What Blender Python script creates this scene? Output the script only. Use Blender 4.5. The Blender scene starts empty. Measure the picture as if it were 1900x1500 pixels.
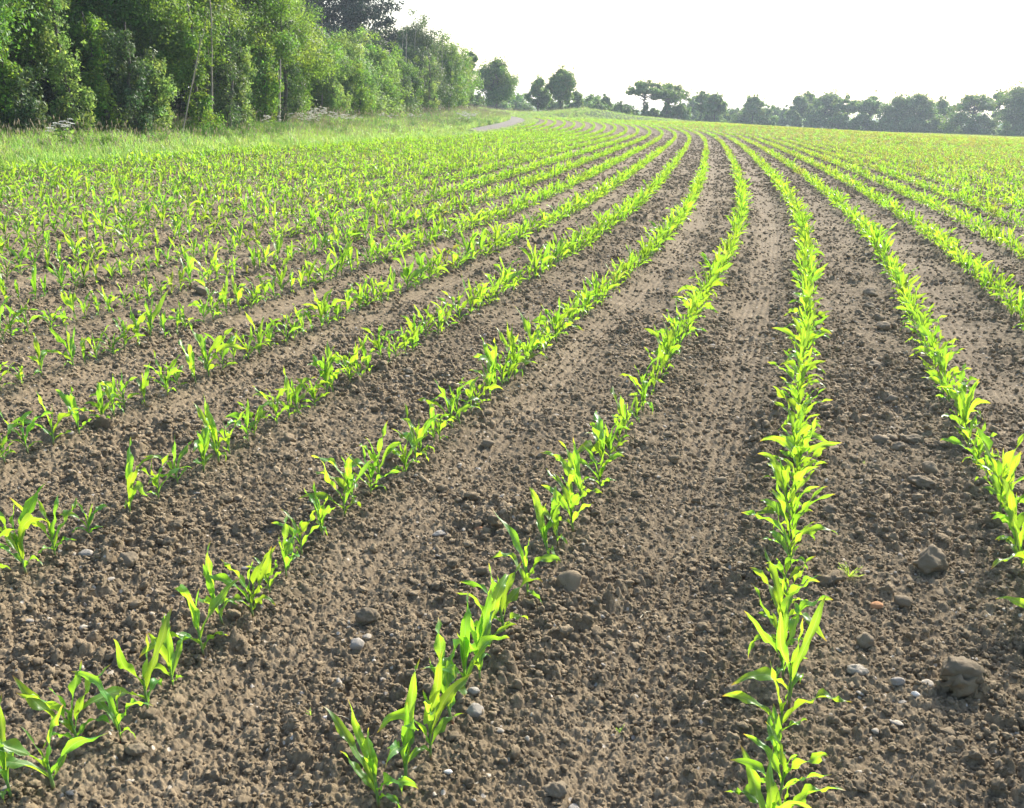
import bpy, math, random
import numpy as np
from mathutils import Vector, Matrix, Euler

# ------------------------------------------------------------------ camera
F_PX, HOR, ROLL, EYE = 1847.0, 197.0, math.radians(1.8), 1.5
PITCH = math.atan((750 - HOR) * math.cos(ROLL) / F_PX)
scene = bpy.context.scene
cam_d = bpy.data.cameras.new('camera')
cam = bpy.data.objects.new('camera', cam_d)
scene.collection.objects.link(cam)
cam_d.sensor_width = 36.0
cam_d.lens = 36.0 * F_PX / 1900.0
cam_d.clip_start = 0.05
cam_d.clip_end = 5000
cam.location = (0, 0, EYE)
cam.rotation_mode = 'QUATERNION'
cam.rotation_quaternion = (Euler((math.pi/2 - PITCH, 0, 0)).to_quaternion()
                           @ Euler((0, 0, ROLL)).to_quaternion())
scene.camera = cam

# ------------------------------------------------------------------ light
SUN_AZ, SUN_EL = math.radians(33), math.radians(34)     # azimuth clockwise from +Y
world = bpy.data.worlds.new('World')
scene.world = world
world.use_nodes = True
nt = world.node_tree
bg = nt.nodes['Background']
sky = nt.nodes.new('ShaderNodeTexSky')
sky.sky_type = 'NISHITA'
sky.sun_disc = False
sky.sun_elevation = SUN_EL
sky.sun_rotation = SUN_AZ
sky.air_density = 1.0
sky.dust_density = 2.5
sky.ozone_density = 1.0
nt.links.new(sky.outputs[0], bg.inputs[0])
bg.inputs[1].default_value = 0.15
sun_d = bpy.data.lights.new('sun', 'SUN')
sun_d.energy = 4.6
sun_d.angle = math.radians(0.5)
sun_d.color = (1.0, 0.93, 0.82)
sun = bpy.data.objects.new('sun', sun_d)
scene.collection.objects.link(sun)
sdir = Vector((math.sin(SUN_AZ)*math.cos(SUN_EL), math.cos(SUN_AZ)*math.cos(SUN_EL), math.sin(SUN_EL)))
sun.rotation_euler = sdir.to_track_quat('Z', 'Y').to_euler()
scene.view_settings.view_transform = 'Standard'
scene.view_settings.look = 'None'
scene.view_settings.gamma = 1.0
scene.view_settings.exposure = 1.22
scene.render.engine = 'CYCLES'
scene.cycles.max_bounces = 8
scene.cycles.transmission_bounces = 6
scene.cycles.diffuse_bounces = 3
scene.cycles.glossy_bounces = 2
scene.cycles.volume_bounces = 0
scene.cycles.transparent_max_bounces = 8

rng = np.random.default_rng(11)
random.seed(11)
C = scene.collection

# ------------------------------------------------------------------ helpers
def tag(o, label=None, cat=None, group=None, kind=None):
    if label: o['label'] = label
    if cat: o['category'] = cat
    if group: o['group'] = group
    if kind: o['kind'] = kind
    return o

def np_mesh(name, V, F4=None, F3=None, uv=None, mats=(), midx=None, smooth=False, attrs=None):
    """mesh from numpy arrays; F4 (n,4), F3 (m,3); uv per vertex."""
    me = bpy.data.meshes.new(name)
    V = np.asarray(V, np.float32)
    n4 = 0 if F4 is None else len(F4); n3 = 0 if F3 is None else len(F3)
    loops = np.concatenate([a.ravel() for a in (F4, F3) if a is not None and len(a)]).astype(np.int32)
    starts = np.concatenate([np.arange(n4)*4, n4*4 + np.arange(n3)*3]).astype(np.int32)
    me.vertices.add(len(V)); me.vertices.foreach_set('co', V.ravel())
    me.loops.add(len(loops)); me.loops.foreach_set('vertex_index', loops)
    me.polygons.add(n4 + n3)
    me.polygons.foreach_set('loop_start', starts)
    if midx is not None: me.polygons.foreach_set('material_index', np.asarray(midx, np.int32))
    me.polygons.foreach_set('use_smooth', np.full(n4+n3, smooth, bool))
    if uv is not None:
        l = me.uv_layers.new(name='uv')
        l.data.foreach_set('uv', np.asarray(uv, np.float32)[loops].ravel())
    for k, a in (attrs or {}).items():
        at = me.attributes.new(k, 'FLOAT', 'POINT'); at.data.foreach_set('value', np.asarray(a, np.float32))
    for m in mats: me.materials.append(m)
    me.update(calc_edges=True)
    me.validate()
    return me

def obj(name, me, parent=None, loc=None):
    o = bpy.data.objects.new(name, me)
    C.objects.link(o)
    if parent: o.parent = parent
    if loc is not None: o.location = loc
    return o

class Acc:
    """collects grids into one mesh"""
    def __init__(s): s.V=[]; s.F=[]; s.U=[]; s.M=[]; s.n=0
    def grid(s, P, U, m=0, wrap=False):
        a, b = P.shape[:2]
        idx = np.arange(a*b).reshape(a, b) + s.n
        if wrap: idx = np.concatenate([idx, idx[:, :1]], 1)
        f = np.stack([idx[:-1,:-1], idx[:-1,1:], idx[1:,1:], idx[1:,:-1]], -1).reshape(-1, 4)
        s.V.append(P.reshape(-1,3)); s.U.append(U.reshape(-1,2)); s.F.append(f); s.M.append(np.full(len(f), m)); s.n += a*b
    def mesh(s, name, mats, smooth=True):
        return np_mesh(name, np.concatenate(s.V), np.concatenate(s.F), uv=np.concatenate(s.U), mats=mats, midx=np.concatenate(s.M), smooth=smooth)

def hsh(ix, iy, seed):
    h = (ix.astype(np.int64)*374761393 + iy.astype(np.int64)*668265263 + seed*2246822519) & 0xffffffff
    h = ((h ^ (h >> 13)) * 1274126177) & 0xffffffff
    h = ((h ^ (h >> 16)) * 2654435761) & 0xffffffff
    return ((h ^ (h >> 15)) & 0xffffff) / float(0x1000000)

def vnoise(x, y, seed=0):
    ix = np.floor(x); iy = np.floor(y); fx = x-ix; fy = y-iy
    fx = fx*fx*(3-2*fx); fy = fy*fy*(3-2*fy)
    ix = ix.astype(np.int64); iy = iy.astype(np.int64)
    a = hsh(ix, iy, seed); b = hsh(ix+1, iy, seed); c = hsh(ix, iy+1, seed); d = hsh(ix+1, iy+1, seed)
    return (a*(1-fx)+b*fx)*(1-fy) + (c*(1-fx)+d*fx)*fy

def fbm(x, y, seed=0, octv=4):
    s = 0; a = .5; t = 0
    for k in range(octv):
        s = s + a*vnoise(x*2**k+k*7.3, y*2**k-k*3.1, seed+k); t += a; a *= .5
    return s/t

def lumps(x, y, c, prob, seed):
    """height field of rounded clods scattered on a jittered grid of cell c"""
    gx = x/c; gy = y/c
    ix = np.floor(gx).astype(np.int64); iy = np.floor(gy).astype(np.int64)
    best = np.zeros_like(x)
    for dx in (-1, 0, 1):
        for dy in (-1, 0, 1):
            jx = ix+dx; jy = iy+dy
            px = jx + hsh(jx, jy, seed); py = jy + hsh(jx, jy, seed+1)
            r = .28 + .5*hsh(jx, jy, seed+2)**1.6
            on = hsh(jx, jy, seed+3) < prob
            th = hsh(jx, jy, seed+4)*6.283; e = .65+.35*hsh(jx, jy, seed+5)
            ux = (gx-px)*np.cos(th)+(gy-py)*np.sin(th); uy = (-(gx-px)*np.sin(th)+(gy-py)*np.cos(th))/e
            q = 1-(ux*ux+uy*uy)/(r*r)
            tilt = 1+.5*(ux/r)*(hsh(jx, jy, seed+6)-.5)*2
            h = r*np.clip(q, 0, None)**.5*tilt
            best = np.maximum(best, np.where(on & (q > 0), h, 0))
    return best*c

# --- image ray -> world point on the plane y=Y (used only to read distances off the photo)
_cp, _sp, _cr, _sr = math.cos(PITCH), math.sin(PITCH), math.cos(ROLL), math.sin(ROLL)
def ray(px, py):
    u, v = px-950, 750-py
    u, v = u*_cr - v*_sr, u*_sr + v*_cr
    return u, F_PX*_cp + v*_sp, -F_PX*_sp + v*_cp
def at(px, py, Y):
    u, f, z = ray(px, py); t = Y/f
    return u*t, Y, EYE + z*t
def on_ground(px, py):
    u, f, z = ray(px, py); t = EYE/-z
    return u*t, f*t
def frame_xy(x, y, z=0):
    """project for culling things that are wholly outside the photo"""
    z = z-EYE
    f = y*_cp - z*_sp; v = y*_sp + z*_cp
    u = x/f*F_PX; v = v/f*F_PX
    u, v = u*_cr + v*_sr, -u*_sr + v*_cr
    return 950+u, 750-v

# ------------------------------------------------------------------ the drilled rows (one curve, the rest are offsets)
_S = np.array([-20,0,6.5,9,14,20,30,45,60,72,85,100,115,150,250,900.])
_H = np.array([16,16,15.8,14.8,12.0,10.8,10.3,10,8.5,5.5,2.5,-1,-4,-8,-10,-10.])
rs = np.arange(-20, 900, .25); rth = np.radians(np.interp(rs, _S, _H))
rx = np.cumsum(np.sin(rth))*.25; ry = np.cumsum(np.cos(rth))*.25
_i = np.argmin(abs(rs)); rx += .62-rx[_i]; ry += 1.9-ry[_i]
SP = 0.785
def to_row(x, y):
    q = np.clip(y-1.9, -20, 890.)
    for _ in range(5):
        t = np.interp(q, rs, rth)
        q = q + (x-np.interp(q, rs, rx))*np.sin(t) + (y-np.interp(q, rs, ry))*np.cos(t)
    t = np.interp(q, rs, rth)
    return q, (x-np.interp(q, rs, rx))*np.cos(t) - (y-np.interp(q, rs, ry))*np.sin(t)
def from_row(q, o):
    t = np.interp(q, rs, rth)
    return np.interp(q, rs, rx)+o*np.cos(t), np.interp(q, rs, ry)-o*np.sin(t)
def sstep(a, b, x):
    t = np.clip((x-a)/(b-a), 0, 1); return t*t*(3-2*t)

EDGE_S = np.array([-20, 15, 25, 38, 50, 72, 95, 140, 900.]); EDGE_O = np.array([-15.3,-15.0,-14.5,-13.6,-13.4,-13.8,-13.3,-13.0,-13.])
def edge_off(q): return np.interp(q, EDGE_S, EDGE_O)
def far_end(x):   # forward distance at which the crop stops
    return 114 + 60*sstep(12, 45, x) 
def terrain(x, y):
    d = -0.95*sstep(15, 55, x)*sstep(55, 170, y)
    q, o = to_row(x, y)
    bank = sstep(0, 1, (edge_off(q)-o)/6.0)*0.22
    fe = far_end(x)
    endb = sstep(0, 6, y-fe-1)*0.35*(1-sstep(14, 24, x))
    mound = 0.75*np.exp(-((x-8.3)/4.2)**2-((y-124)/5.)**2)
    rise = 0.24*sstep(58, 98, y)*(1-sstep(18, 42, x))
    roll = 0.05*np.sin(x*.11+1)*np.sin(y*.06)*sstep(8, 30, y)
    return d+bank+endb+mound+roll+rise
def in_crop(x, y, q=None, o=None):
    if q is None: q, o = to_row(x, y)
    return (o > edge_off(q)+.25) & (y < far_end(x)) & (y > -5)
# smooth drill-wheel lanes: gap number -> (centre, half width)
LANES = {-1:(.52,.17), -2:(.24,.14), 1:(.36,.18), -4:(.14,.10), -5:(.2,.12), -8:(.3,.15), 3:(.4,.16), 5:(.3,.15), 7:(.5,.2), -11:(.4,.15)}
def lane_mask(q, o):
    g = np.floor(o/SP).astype(int); fr = o/SP-g + .05*(fbm(q*.9, o*0+3, 77, 2)-.5)
    m = np.zeros_like(o)
    for k, (c, w) in LANES.items():
        m = np.maximum(m, np.where(g == k, 1-sstep(w*.6, w*1.5, np.abs(fr-c)), 0))
    return m
def soil_height(x, y, fine=True):
    q, o = to_row(x, y)
    dist = np.hypot(x, y)
    z = terrain(x, y)
    crop = in_crop(x, y, q, o).astype(float)
    lane = lane_mask(q, o)
    fr = o/SP - np.floor(o/SP)
    ridge = np.cos((fr)*2*np.pi)
    z = z + crop*(.006*ridge + .018*(fbm(x*1.7, y*1.7, 5, 3)-.5) - .016*lane + .005*lane*np.cos(o*6.283/.047+.6*np.sin(q*1.7))*(dist < 26) + .02*(fbm(x*5, y*5, 9, 3)-.5)*(1-.5*lane))
    patch = sstep(.42, .66, fbm(x*2.3+9, y*2.3, 21, 3))
    rough = (1-lane*.5)*(.55+.65*patch)
    wx = x + .010*(fbm(x*40, y*40, 31, 2)-.5); wy = y + .010*(fbm(x*40+50, y*40, 32, 2)-.5)
    if fine:
        n = dist < 9
        def add(z, mask, c, p, amp, seed, w):
            zz = np.zeros_like(z)
            zz[mask] = lumps(wx[mask], wy[mask], c, p, seed)
            return z + zz*amp*w*crop
        z = add(z, dist < 45, .075, .14, .62, 101, rough*patch)
        z = add(z, (dist > 9) & (dist < 60), .14, .30, .30, 141, rough)
        z = add(z, dist < 18, .038, .42, .85, 111, rough)
        z = add(z, dist < 12, .020, .66, .85, 121, rough*.6+.4)
        z = add(z, dist < 6, .011, .75, .9, 131, 1+0*rough)
        z = z + crop*(.007*(fbm(x*28, y*28, 41, 3)-.5) + np.where(dist < 14, .0075, .0)*(np.abs(fbm(x*95, y*95, 43, 3)-.5)*2))
    return z

# ------------------------------------------------------------------ materials
def new_mat(name):
    m = bpy.data.materials.new(name); m.use_nodes = True
    n = m.node_tree.nodes; l = m.node_tree.links
    return m, n, l, n['Principled BSDF'], n['Material Output']
def nd(n, typ, **k):
    x = n.new(typ)
    for a, b in k.items(): setattr(x, a, b)
    return x
def ramp(n, stops):
    r = n.new('ShaderNodeValToRGB'); e = r.color_ramp.elements
    while len(e) > 1: e.remove(e[-1])
    e[0].position = stops[0][0]; e[0].color = (*stops[0][1], 1)
    for p, c in stops[1:]:
        k = e.new(p); k.color = (*c, 1)
    return r
def tex(n, l, scale, detail=4, rough=.55, coord=None, vec='Object', dist=0):
    t = n.new('ShaderNodeTexNoise'); t.inputs['Scale'].default_value = scale
    t.inputs['Detail'].default_value = detail; t.inputs['Roughness'].default_value = rough; t.inputs['Distortion'].default_value = dist
    if coord is None: coord = n.new('ShaderNodeTexCoord')
    l.new(coord.outputs[vec], t.inputs['Vector'])
    return t
def mixc(n, l, fac, a, b, mode='MIX'):
    m = n.new('ShaderNodeMix'); m.data_type = 'RGBA'; m.blend_type = mode
    def put(sock, v):
        if hasattr(v, 'is_output') or hasattr(v, 'links'): l.new(v, sock)
        elif isinstance(v, (int, float)): sock.default_value = v
        else: sock.default_value = (*v, 1)
    put(m.inputs[0], fac); put(m.inputs[6], a); put(m.inputs[7], b)
    return m.outputs[2]

def soil_material():
    m, n, l, b, out = new_mat('dry_loam')
    co = n.new('ShaderNodeTexCoord')
    t1 = tex(n, l, 1.3, 5, .6, co); t2 = tex(n, l, 60, 4, .7, co); t3 = tex(n, l, 9, 4, .6, co)
    r1 = ramp(n, [(.3, (.175, .138, .087)), (.7, (.295, .235, .153))]); l.new(t3.outputs[0], r1.inputs[0])
    r2 = ramp(n, [(.3, (.62, .60, .58)), (.55, (1, 1, 1)), (.75, (1.35, 1.32, 1.28))]); l.new(t2.outputs[0], r2.inputs[0])
    c = mixc(n, l, 1.0, r1.outputs[0], r2.outputs[0], 'MULTIPLY')
    r3 = ramp(n, [(.35, (.85, .84, .83)), (.65, (1.1, 1.1, 1.1))]); l.new(t1.outputs[0], r3.inputs[0])
    c = mixc(n, l, 1.0, c, r3.outputs[0], 'MULTIPLY')
    # dried, paler soil on the pressed drill lanes
    la = nd(n, 'ShaderNodeAttribute', attribute_name='lane')
    mul = n.new('ShaderNodeMath'); mul.operation = 'MULTIPLY'; mul.inputs[1].default_value = .25; l.new(la.outputs['Fac'], mul.inputs[0])
    c = mixc(n, l, mul.outputs[0], c, (.29, .232, .155))
    # small pale grit
    v = n.new('ShaderNodeTexVoronoi'); v.inputs['Scale'].default_value = 55; l.new(co.outputs['Object'], v.inputs['Vector'])
    sepc = n.new('ShaderNodeSeparateColor'); l.new(v.outputs['Color'], sepc.inputs[0])
    gt = n.new('ShaderNodeMath'); gt.operation = 'GREATER_THAN'; gt.inputs[1].default_value = .965; l.new(sepc.outputs[0], gt.inputs[0])
    lt = n.new('ShaderNodeMath'); lt.operation = 'LESS_THAN'; lt.inputs[1].default_value = .33; l.new(v.outputs['Distance'], lt.inputs[0])
    mm = n.new('ShaderNodeMath'); mm.operation = 'MULTIPLY'; l.new(gt.outputs[0], mm.inputs[0]); l.new(lt.outputs[0], mm.inputs[1])
    c = mixc(n, l, mm.outputs[0], c, (.50, .45, .37))
    # grassed ground outside the crop
    ga = nd(n, 'ShaderNodeAttribute', attribute_name='verge')
    g1 = tex(n, l, .5, 5, .6, co)
    gr = ramp(n, [(.3, (.055, .095, .025)), (.55, (.09, .14, .035)), (.75, (.17, .17, .07))]); l.new(g1.outputs[0], gr.inputs[0])
    c = mixc(n, l, ga.outputs['Fac'], c, gr.outputs[0])
    l.new(c, b.inputs['Base Color'])
    b.inputs['Roughness'].default_value = .95; b.inputs['Diffuse Roughness'].default_value = .4
    b.inputs['Specular IOR Level'].default_value = .1
    bt = tex(n, l, 120, 5, .75, co)
    bt2 = tex(n, l, 420, 3, .7, co)
    bp = n.new('ShaderNodeBump'); bp.inputs['Strength'].default_value = .8; bp.inputs['Distance'].default_value = .006
    l.new(bt.outputs[0], bp.inputs['Height'])
    bp2 = n.new('ShaderNodeBump'); bp2.inputs['Strength'].default_value = .6; bp2.inputs['Distance'].default_value = .0015
    l.new(bt2.outputs[0], bp2.inputs['Height']); l.new(bp.outputs[0], bp2.inputs['Normal'])
    l.new(bp2.outputs[0], b.inputs['Normal'])
    return m

def clod_material(name, c1, c2, spread=.25):
    m, n, l, b, out = new_mat(name)
    co = n.new('ShaderNodeTexCoord')
    t = tex(n, l, 30, 5, .7, co); r = ramp(n, [(.3, c1), (.7, c2)]); l.new(t.outputs[0], r.inputs[0])
    oi = n.new('ShaderNodeObjectInfo')
    mr = n.new('ShaderNodeMapRange'); mr.inputs[3].default_value = 1-spread; mr.inputs[4].default_value = 1+spread; l.new(oi.outputs['Random'], mr.inputs[0])
    cc = n.new('ShaderNodeCombineColor')
    for i in range(3): l.new(mr.outputs[0], cc.inputs[i])
    c = mixc(n, l, 1.0, r.outputs[0], cc.outputs[0], 'MULTIPLY')
    l.new(c, b.inputs['Base Color']); b.inputs['Roughness'].default_value = .93; b.inputs['Specular IOR Level'].default_value = .2
    bt = tex(n, l, 160, 5, .75, co); bp = n.new('ShaderNodeBump'); bp.inputs['Strength'].default_value = .8; bp.inputs['Distance'].default_value = .004
    l.new(bt.outputs[0], bp.inputs['Height']); l.new(bp.outputs[0], b.inputs['Normal'])
    return m

def leafy(name, col, trans, tmix=.5, gloss=.35, rough=.4, var=.2, hue=.02, veins=False, attr=None, spec=.5):
    """thin two-sided leaf: reflected + transmitted light"""
    m, n, l, b, out = new_mat(name)
    oi = n.new('ShaderNodeObjectInfo')
    def vary(c):
        hs = n.new('ShaderNodeHueSaturation')
        mr = n.new('ShaderNodeMapRange'); mr.inputs[3].default_value = .5-hue; mr.inputs[4].default_value = .5+hue
        src = oi.outputs['Random']
        if attr:
            a = nd(n, 'ShaderNodeAttribute', attribute_name=attr); src = a.outputs['Fac']
        l.new(src, mr.inputs[0]); l.new(mr.outputs[0], hs.inputs['Hue'])
        mv = n.new('ShaderNodeMapRange'); mv.inputs[3].default_value = 1-var; mv.inputs[4].default_value = 1+var
        mu = n.new('ShaderNodeMath'); mu.operation = 'MULTIPLY'; mu.inputs[1].default_value = 7.31; l.new(src, mu.inputs[0])
        fr = n.new('ShaderNodeMath'); fr.operation = 'FRACT'; l.new(mu.outputs[0], fr.inputs[0])
        l.new(fr.outputs[0], mv.inputs[0]); l.new(mv.outputs[0], hs.inputs['Value'])
        if isinstance(c, tuple): hs.inputs['Color'].default_value = (*c, 1)
        else: l.new(c, hs.inputs['Color'])
        return hs.outputs[0]
    if veins:
        uv = nd(n, 'ShaderNodeUVMap', uv_map='uv')
        sx = n.new('ShaderNodeSeparateXYZ'); l.new(uv.outputs[0], sx.inputs[0])
        # fine parallel veins
        wv = n.new('ShaderNodeMath'); wv.operation = 'MULTIPLY'; wv.inputs[1].default_value = 75; l.new(sx.outputs[0], wv.inputs[0])
        sn = n.new('ShaderNodeMath'); sn.operation = 'SINE'; l.new(wv.outputs[0], sn.inputs[0])
        mp = n.new('ShaderNodeMapRange'); mp.inputs[1].default_value = -1; mp.inputs[2].default_value = 1; mp.inputs[3].default_value = .0; mp.inputs[4].default_value = .22
        l.new(sn.outputs[0], mp.inputs[0])
        # midrib
        ab = n.new('ShaderNodeMath'); ab.operation = 'SUBTRACT'; ab.inputs[1].default_value = .5; l.new(sx.outputs[0], ab.inputs[0])
        ab2 = n.new('ShaderNodeMath'); ab2.operation = 'ABSOLUTE'; l.new(ab.outputs[0], ab2.inputs[0])
        mid = n.new('ShaderNodeMapRange'); mid.inputs[1].default_value = .02; mid.inputs[2].default_value = .06; mid.inputs[3].default_value = .6; mid.inputs[4].default_value = 0; l.new(ab2.outputs[0], mid.inputs[0])
        # scorched tip on some leaves
        ns = tex(n, l, 3, 2, .5, None, 'Object')
        tp = n.new('ShaderNodeMapRange'); tp.inputs[1].default_value = .9; tp.inputs[2].default_value = 1.0; l.new(sx.outputs[1], tp.inputs[0])
        c1 = mixc(n, l, mp.outputs[0], col, tuple(x*.45 for x in col)); c1 = mixc(n, l, mid.outputs[0], c1, (.30, .42, .16))
        c2 = mixc(n, l, mp.outputs[0], trans, tuple(x*.6 for x in trans)); c2 = mixc(n, l, mid.outputs[0], c2, (.40, .55, .10))
        c1 = mixc(n, l, tp.outputs[0], c1, (.33, .20, .06)); c2 = mixc(n, l, tp.outputs[0], c2, (.55, .35, .06))
    else:
        c1, c2 = col, trans
    l.new(vary(c1), b.inputs['Base Color'])
    b.inputs['Roughness'].default_value = rough; b.inputs['Specular IOR Level'].default_value = spec
    tr = n.new('ShaderNodeBsdfTranslucent'); l.new(vary(c2), tr.inputs[0])
    mx = n.new('ShaderNodeMixShader'); mx.inputs[0].default_value = tmix
    l.new(b.outputs[0], mx.inputs[1]); l.new(tr.outputs[0], mx.inputs[2]); l.new(mx.outputs[0], out.inputs[0])
    return m

def bark_material(name, c1, c2):
    m, n, l, b, out = new_mat(name)
    co = n.new('ShaderNodeTexCoord'); mp = n.new('ShaderNodeMapping'); mp.inputs['Scale'].default_value = (1, 1, .25)
    l.new(co.outputs['Object'], mp.inputs[0])
    t = n.new('ShaderNodeTexNoise'); t.inputs['Scale'].default_value = 9; t.inputs['Detail'].default_value = 6; l.new(mp.outputs[0], t.inputs[0])
    r = ramp(n, [(.35, c1), (.7, c2)]); l.new(t.outputs[0], r.inputs[0]); l.new(r.outputs[0], b.inputs['Base Color'])
    b.inputs['Roughness'].default_value = .9
    bp = n.new('ShaderNodeBump'); bp.inputs['Distance'].default_value = .03; l.new(t.outputs[0], bp.inputs['Height']); l.new(bp.outputs[0], b.inputs['Normal'])
    return m

M_SOIL = soil_material()
M_CLOD = clod_material('soil_crumb', (.17, .134, .085), (.295, .235, .153))
M_BIG = clod_material('hard_clod', (.165, .133, .09), (.27, .222, .152), .12)
M_PALE = clod_material('pale_flint', (.34, .30, .235), (.52, .465, .38), .15)
M_GREY = clod_material('grey_stone', (.26, .235, .20), (.40, .37, .32), .12)
M_WHITE = clod_material('white_chalk', (.62, .58, .52), (.82, .79, .73), .05)
M_ORANGE = clod_material('orange_pebble', (.38, .19, .09), (.50, .28, .15), .1)
M_LEAF = leafy('maize_leaf', (.065, .195, .052), (.38, .67, .03), .5, rough=.40, var=.26, hue=.018, veins=True, spec=.42)
M_LEAF_OLIVE = leafy('maize_leaf_yellowing', (.16, .20, .05), (.42, .47, .06), .48, rough=.5, var=.22, hue=.03, veins=True, spec=.3)
M_STEM = None
def stem_material():
    m, n, l, b, out = new_mat('maize_stem')
    uv = nd(n, 'ShaderNodeUVMap', uv_map='uv'); sx = n.new('ShaderNodeSeparateXYZ'); l.new(uv.outputs[0], sx.inputs[0])
    r = ramp(n, [(.0, (.14, .035, .035)), (.22, (.17, .05, .04)), (.42, (.13, .22, .06)), (1, (.14, .32, .06))]); l.new(sx.outputs[1], r.inputs[0])
    l.new(r.outputs[0], b.inputs['Base Color']); b.inputs['Roughness'].default_value = .4
    b.inputs['Subsurface Weight'].default_value = 0
    return m
M_STEM = stem_material()

# ------------------------------------------------------------------ ground
def make_ground():
    az = np.radians(np.concatenate([np.arange(-60, -33, .5), np.arange(-33, 35, .067), np.arange(35, 62, .5)]))
    r = [0.9]
    while r[-1] < 1400:
        x = r[-1]
        k = .0022 if x < 11 else (.0032 if x < 30 else (.008 if x < 150 else .04))
        r.append(x*(1+k))
    r = np.array(r)
    R, A = np.meshgrid(r, az, indexing='ij')
    X = R*np.sin(A); Y = R*np.cos(A)
    x = X.ravel(); y = Y.ravel()
    z = soil_height(x, y)
    q, o = to_row(x, y)
    crop = in_crop(x, y, q, o)
    lane = lane_mask(q, o)*crop
    e = edge_off(q)-o
    verge = np.where(crop, 0, 1.0)
    # bare strip under the far right-hand trees
    bare = (x > 22) & (y > far_end(x)) & (y < far_end(x)+9)
    verge[bare] = .25
    a, b = X.shape
    idx = np.arange(a*b).reshape(a, b)
    f = np.stack([idx[:-1,:-1], idx[:-1,1:], idx[1:,1:], idx[1:,:-1]], -1).reshape(-1, 4)[:, ::-1]
    me = np_mesh('ground', np.stack([x, y, z], 1), f, mats=[M_SOIL], smooth=True, attrs={'lane': lane, 'verge': verge})
    tag(obj('ground', me), 'dry brown cloddy soil of the maize field with grassy ground beyond', None, None, 'structure')
    # the land round about, just under the detailed sheet
    g = np.linspace(-1600, 1600, 81); GX, GY = np.meshgrid(g, g, indexing='ij')
    zz = terrain(GX.ravel(), GY.ravel())-.25
    idx = np.arange(81*81).reshape(81, 81)
    f = np.stack([idx[:-1,:-1], idx[1:,:-1], idx[1:,1:], idx[:-1,1:]], -1).reshape(-1, 4)
    me = np_mesh('land', np.stack([GX.ravel(), GY.ravel(), zz], 1), f, mats=[M_SOIL], attrs={'lane': np.zeros(6561), 'verge': np.ones(6561)})
    tag(obj('terrain', me), 'grassy land around the field', None, None, 'structure')
make_ground()

# ------------------------------------------------------------------ gravel track
def make_track():
    m, n, l, b, out = new_mat('track_gravel'); b.inputs['Diffuse Roughness'].default_value = .9
    co = n.new('ShaderNodeTexCoord'); t = tex(n, l, 1.2, 6, .6, co); r = ramp(n, [(.3, (.17, .14, .10)), (.7, (.24, .20, .15))])
    l.new(t.outputs[0], r.inputs[0]); l.new(r.outputs[0], b.inputs['Base Color']); b.inputs['Roughness'].default_value = .95
    q = np.linspace(57, 150, 110)
    mid = np.interp(q, [44, 52, 62, 75, 95, 150], [1.9, 1.4, 1.5, 1.6, 1.9, 2.2])
    hw = np.interp(q, [44, 52, 62, 80, 150], [.65, .65, .7, .7, .7])
    rows = []
    for k in np.linspace(-1, 1, 7):
        w = hw + .12*(vnoise(q*.7, q*0+k, 3)-.5)*abs(k)
        x, y = from_row(q, edge_off(q)-mid+k*w)
        z = terrain(x, y) + .012 + .05*(1-abs(k)) - .03*np.exp(-((abs(k)-.6)/.2)**2)
        rows.append(np.stack([x, y, z], 1))
    P = np.stack(rows, 1)
    a = Acc(); a.grid(P, P[..., :2]); tag(obj('path', a.mesh('path', [m])), 'pale gravel farm track curving between verge and crop', None, None, 'structure')
make_track()

# ------------------------------------------------------------------ scattering (one "stuff" object each)
def hidden(name, meshes):
    col = bpy.data.collections.new(name)
    for i, me in enumerate(meshes):
        o = bpy.data.objects.new('%s_%02d' % (name, i), me); col.objects.link(o)
    return col
def scatter(name, P, rot, scl, var, col):
    """one object that sets instances of the collection's meshes at its points"""
    P = np.asarray(P, np.float32)
    me = bpy.data.meshes.new(name); me.vertices.add(len(P)); me.vertices.foreach_set('co', P.ravel())
    for k, t, a, f in (('rot', 'FLOAT_VECTOR', rot, 'vector'), ('scl', 'FLOAT_VECTOR', scl, 'vector'), ('var', 'INT', var, 'value')):
        at_ = me.attributes.new(k, t, 'POINT'); at_.data.foreach_set(f, np.asarray(a, np.int32 if t == 'INT' else np.float32).ravel())
    o = obj(name, me)
    ng = bpy.data.node_groups.new(name, 'GeometryNodeTree')
    ng.interface.new_socket('Geometry', in_out='INPUT', socket_type='NodeSocketGeometry')
    ng.interface.new_socket('Geometry', in_out='OUTPUT', socket_type='NodeSocketGeometry')
    N = ng.nodes; L = ng.links
    gi = N.new('NodeGroupInput'); go = N.new('NodeGroupOutput')
    mp = N.new('GeometryNodeMeshToPoints'); ip = N.new('GeometryNodeInstanceOnPoints'); ci = N.new('GeometryNodeCollectionInfo')
    ci.inputs[0].default_value = col; ci.inputs['Separate Children'].default_value = True; ci.inputs['Reset Children'].default_value = True
    def na(nm, t):
        x = N.new('GeometryNodeInputNamedAttribute'); x.data_type = t; x.inputs[0].default_value = nm; return x.outputs[0]
    L.new(gi.outputs[0], mp.inputs[0]); L.new(mp.outputs[0], ip.inputs['Points']); L.new(ci.outputs[0], ip.inputs['Instance'])
    ip.inputs['Pick Instance'].default_value = True
    L.new(na('var', 'INT'), ip.inputs['Instance Index'])
    er = N.new('FunctionNodeEulerToRotation'); L.new(na('rot', 'FLOAT_VECTOR'), er.inputs[0]); L.new(er.outputs[0], ip.inputs['Rotation'])
    L.new(na('scl', 'FLOAT_VECTOR'), ip.inputs['Scale'])
    L.new(ip.outputs[0], go.inputs[0])
    md = o.modifiers.new('scatter', 'NODES'); md.node_group = ng
    return o

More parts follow.
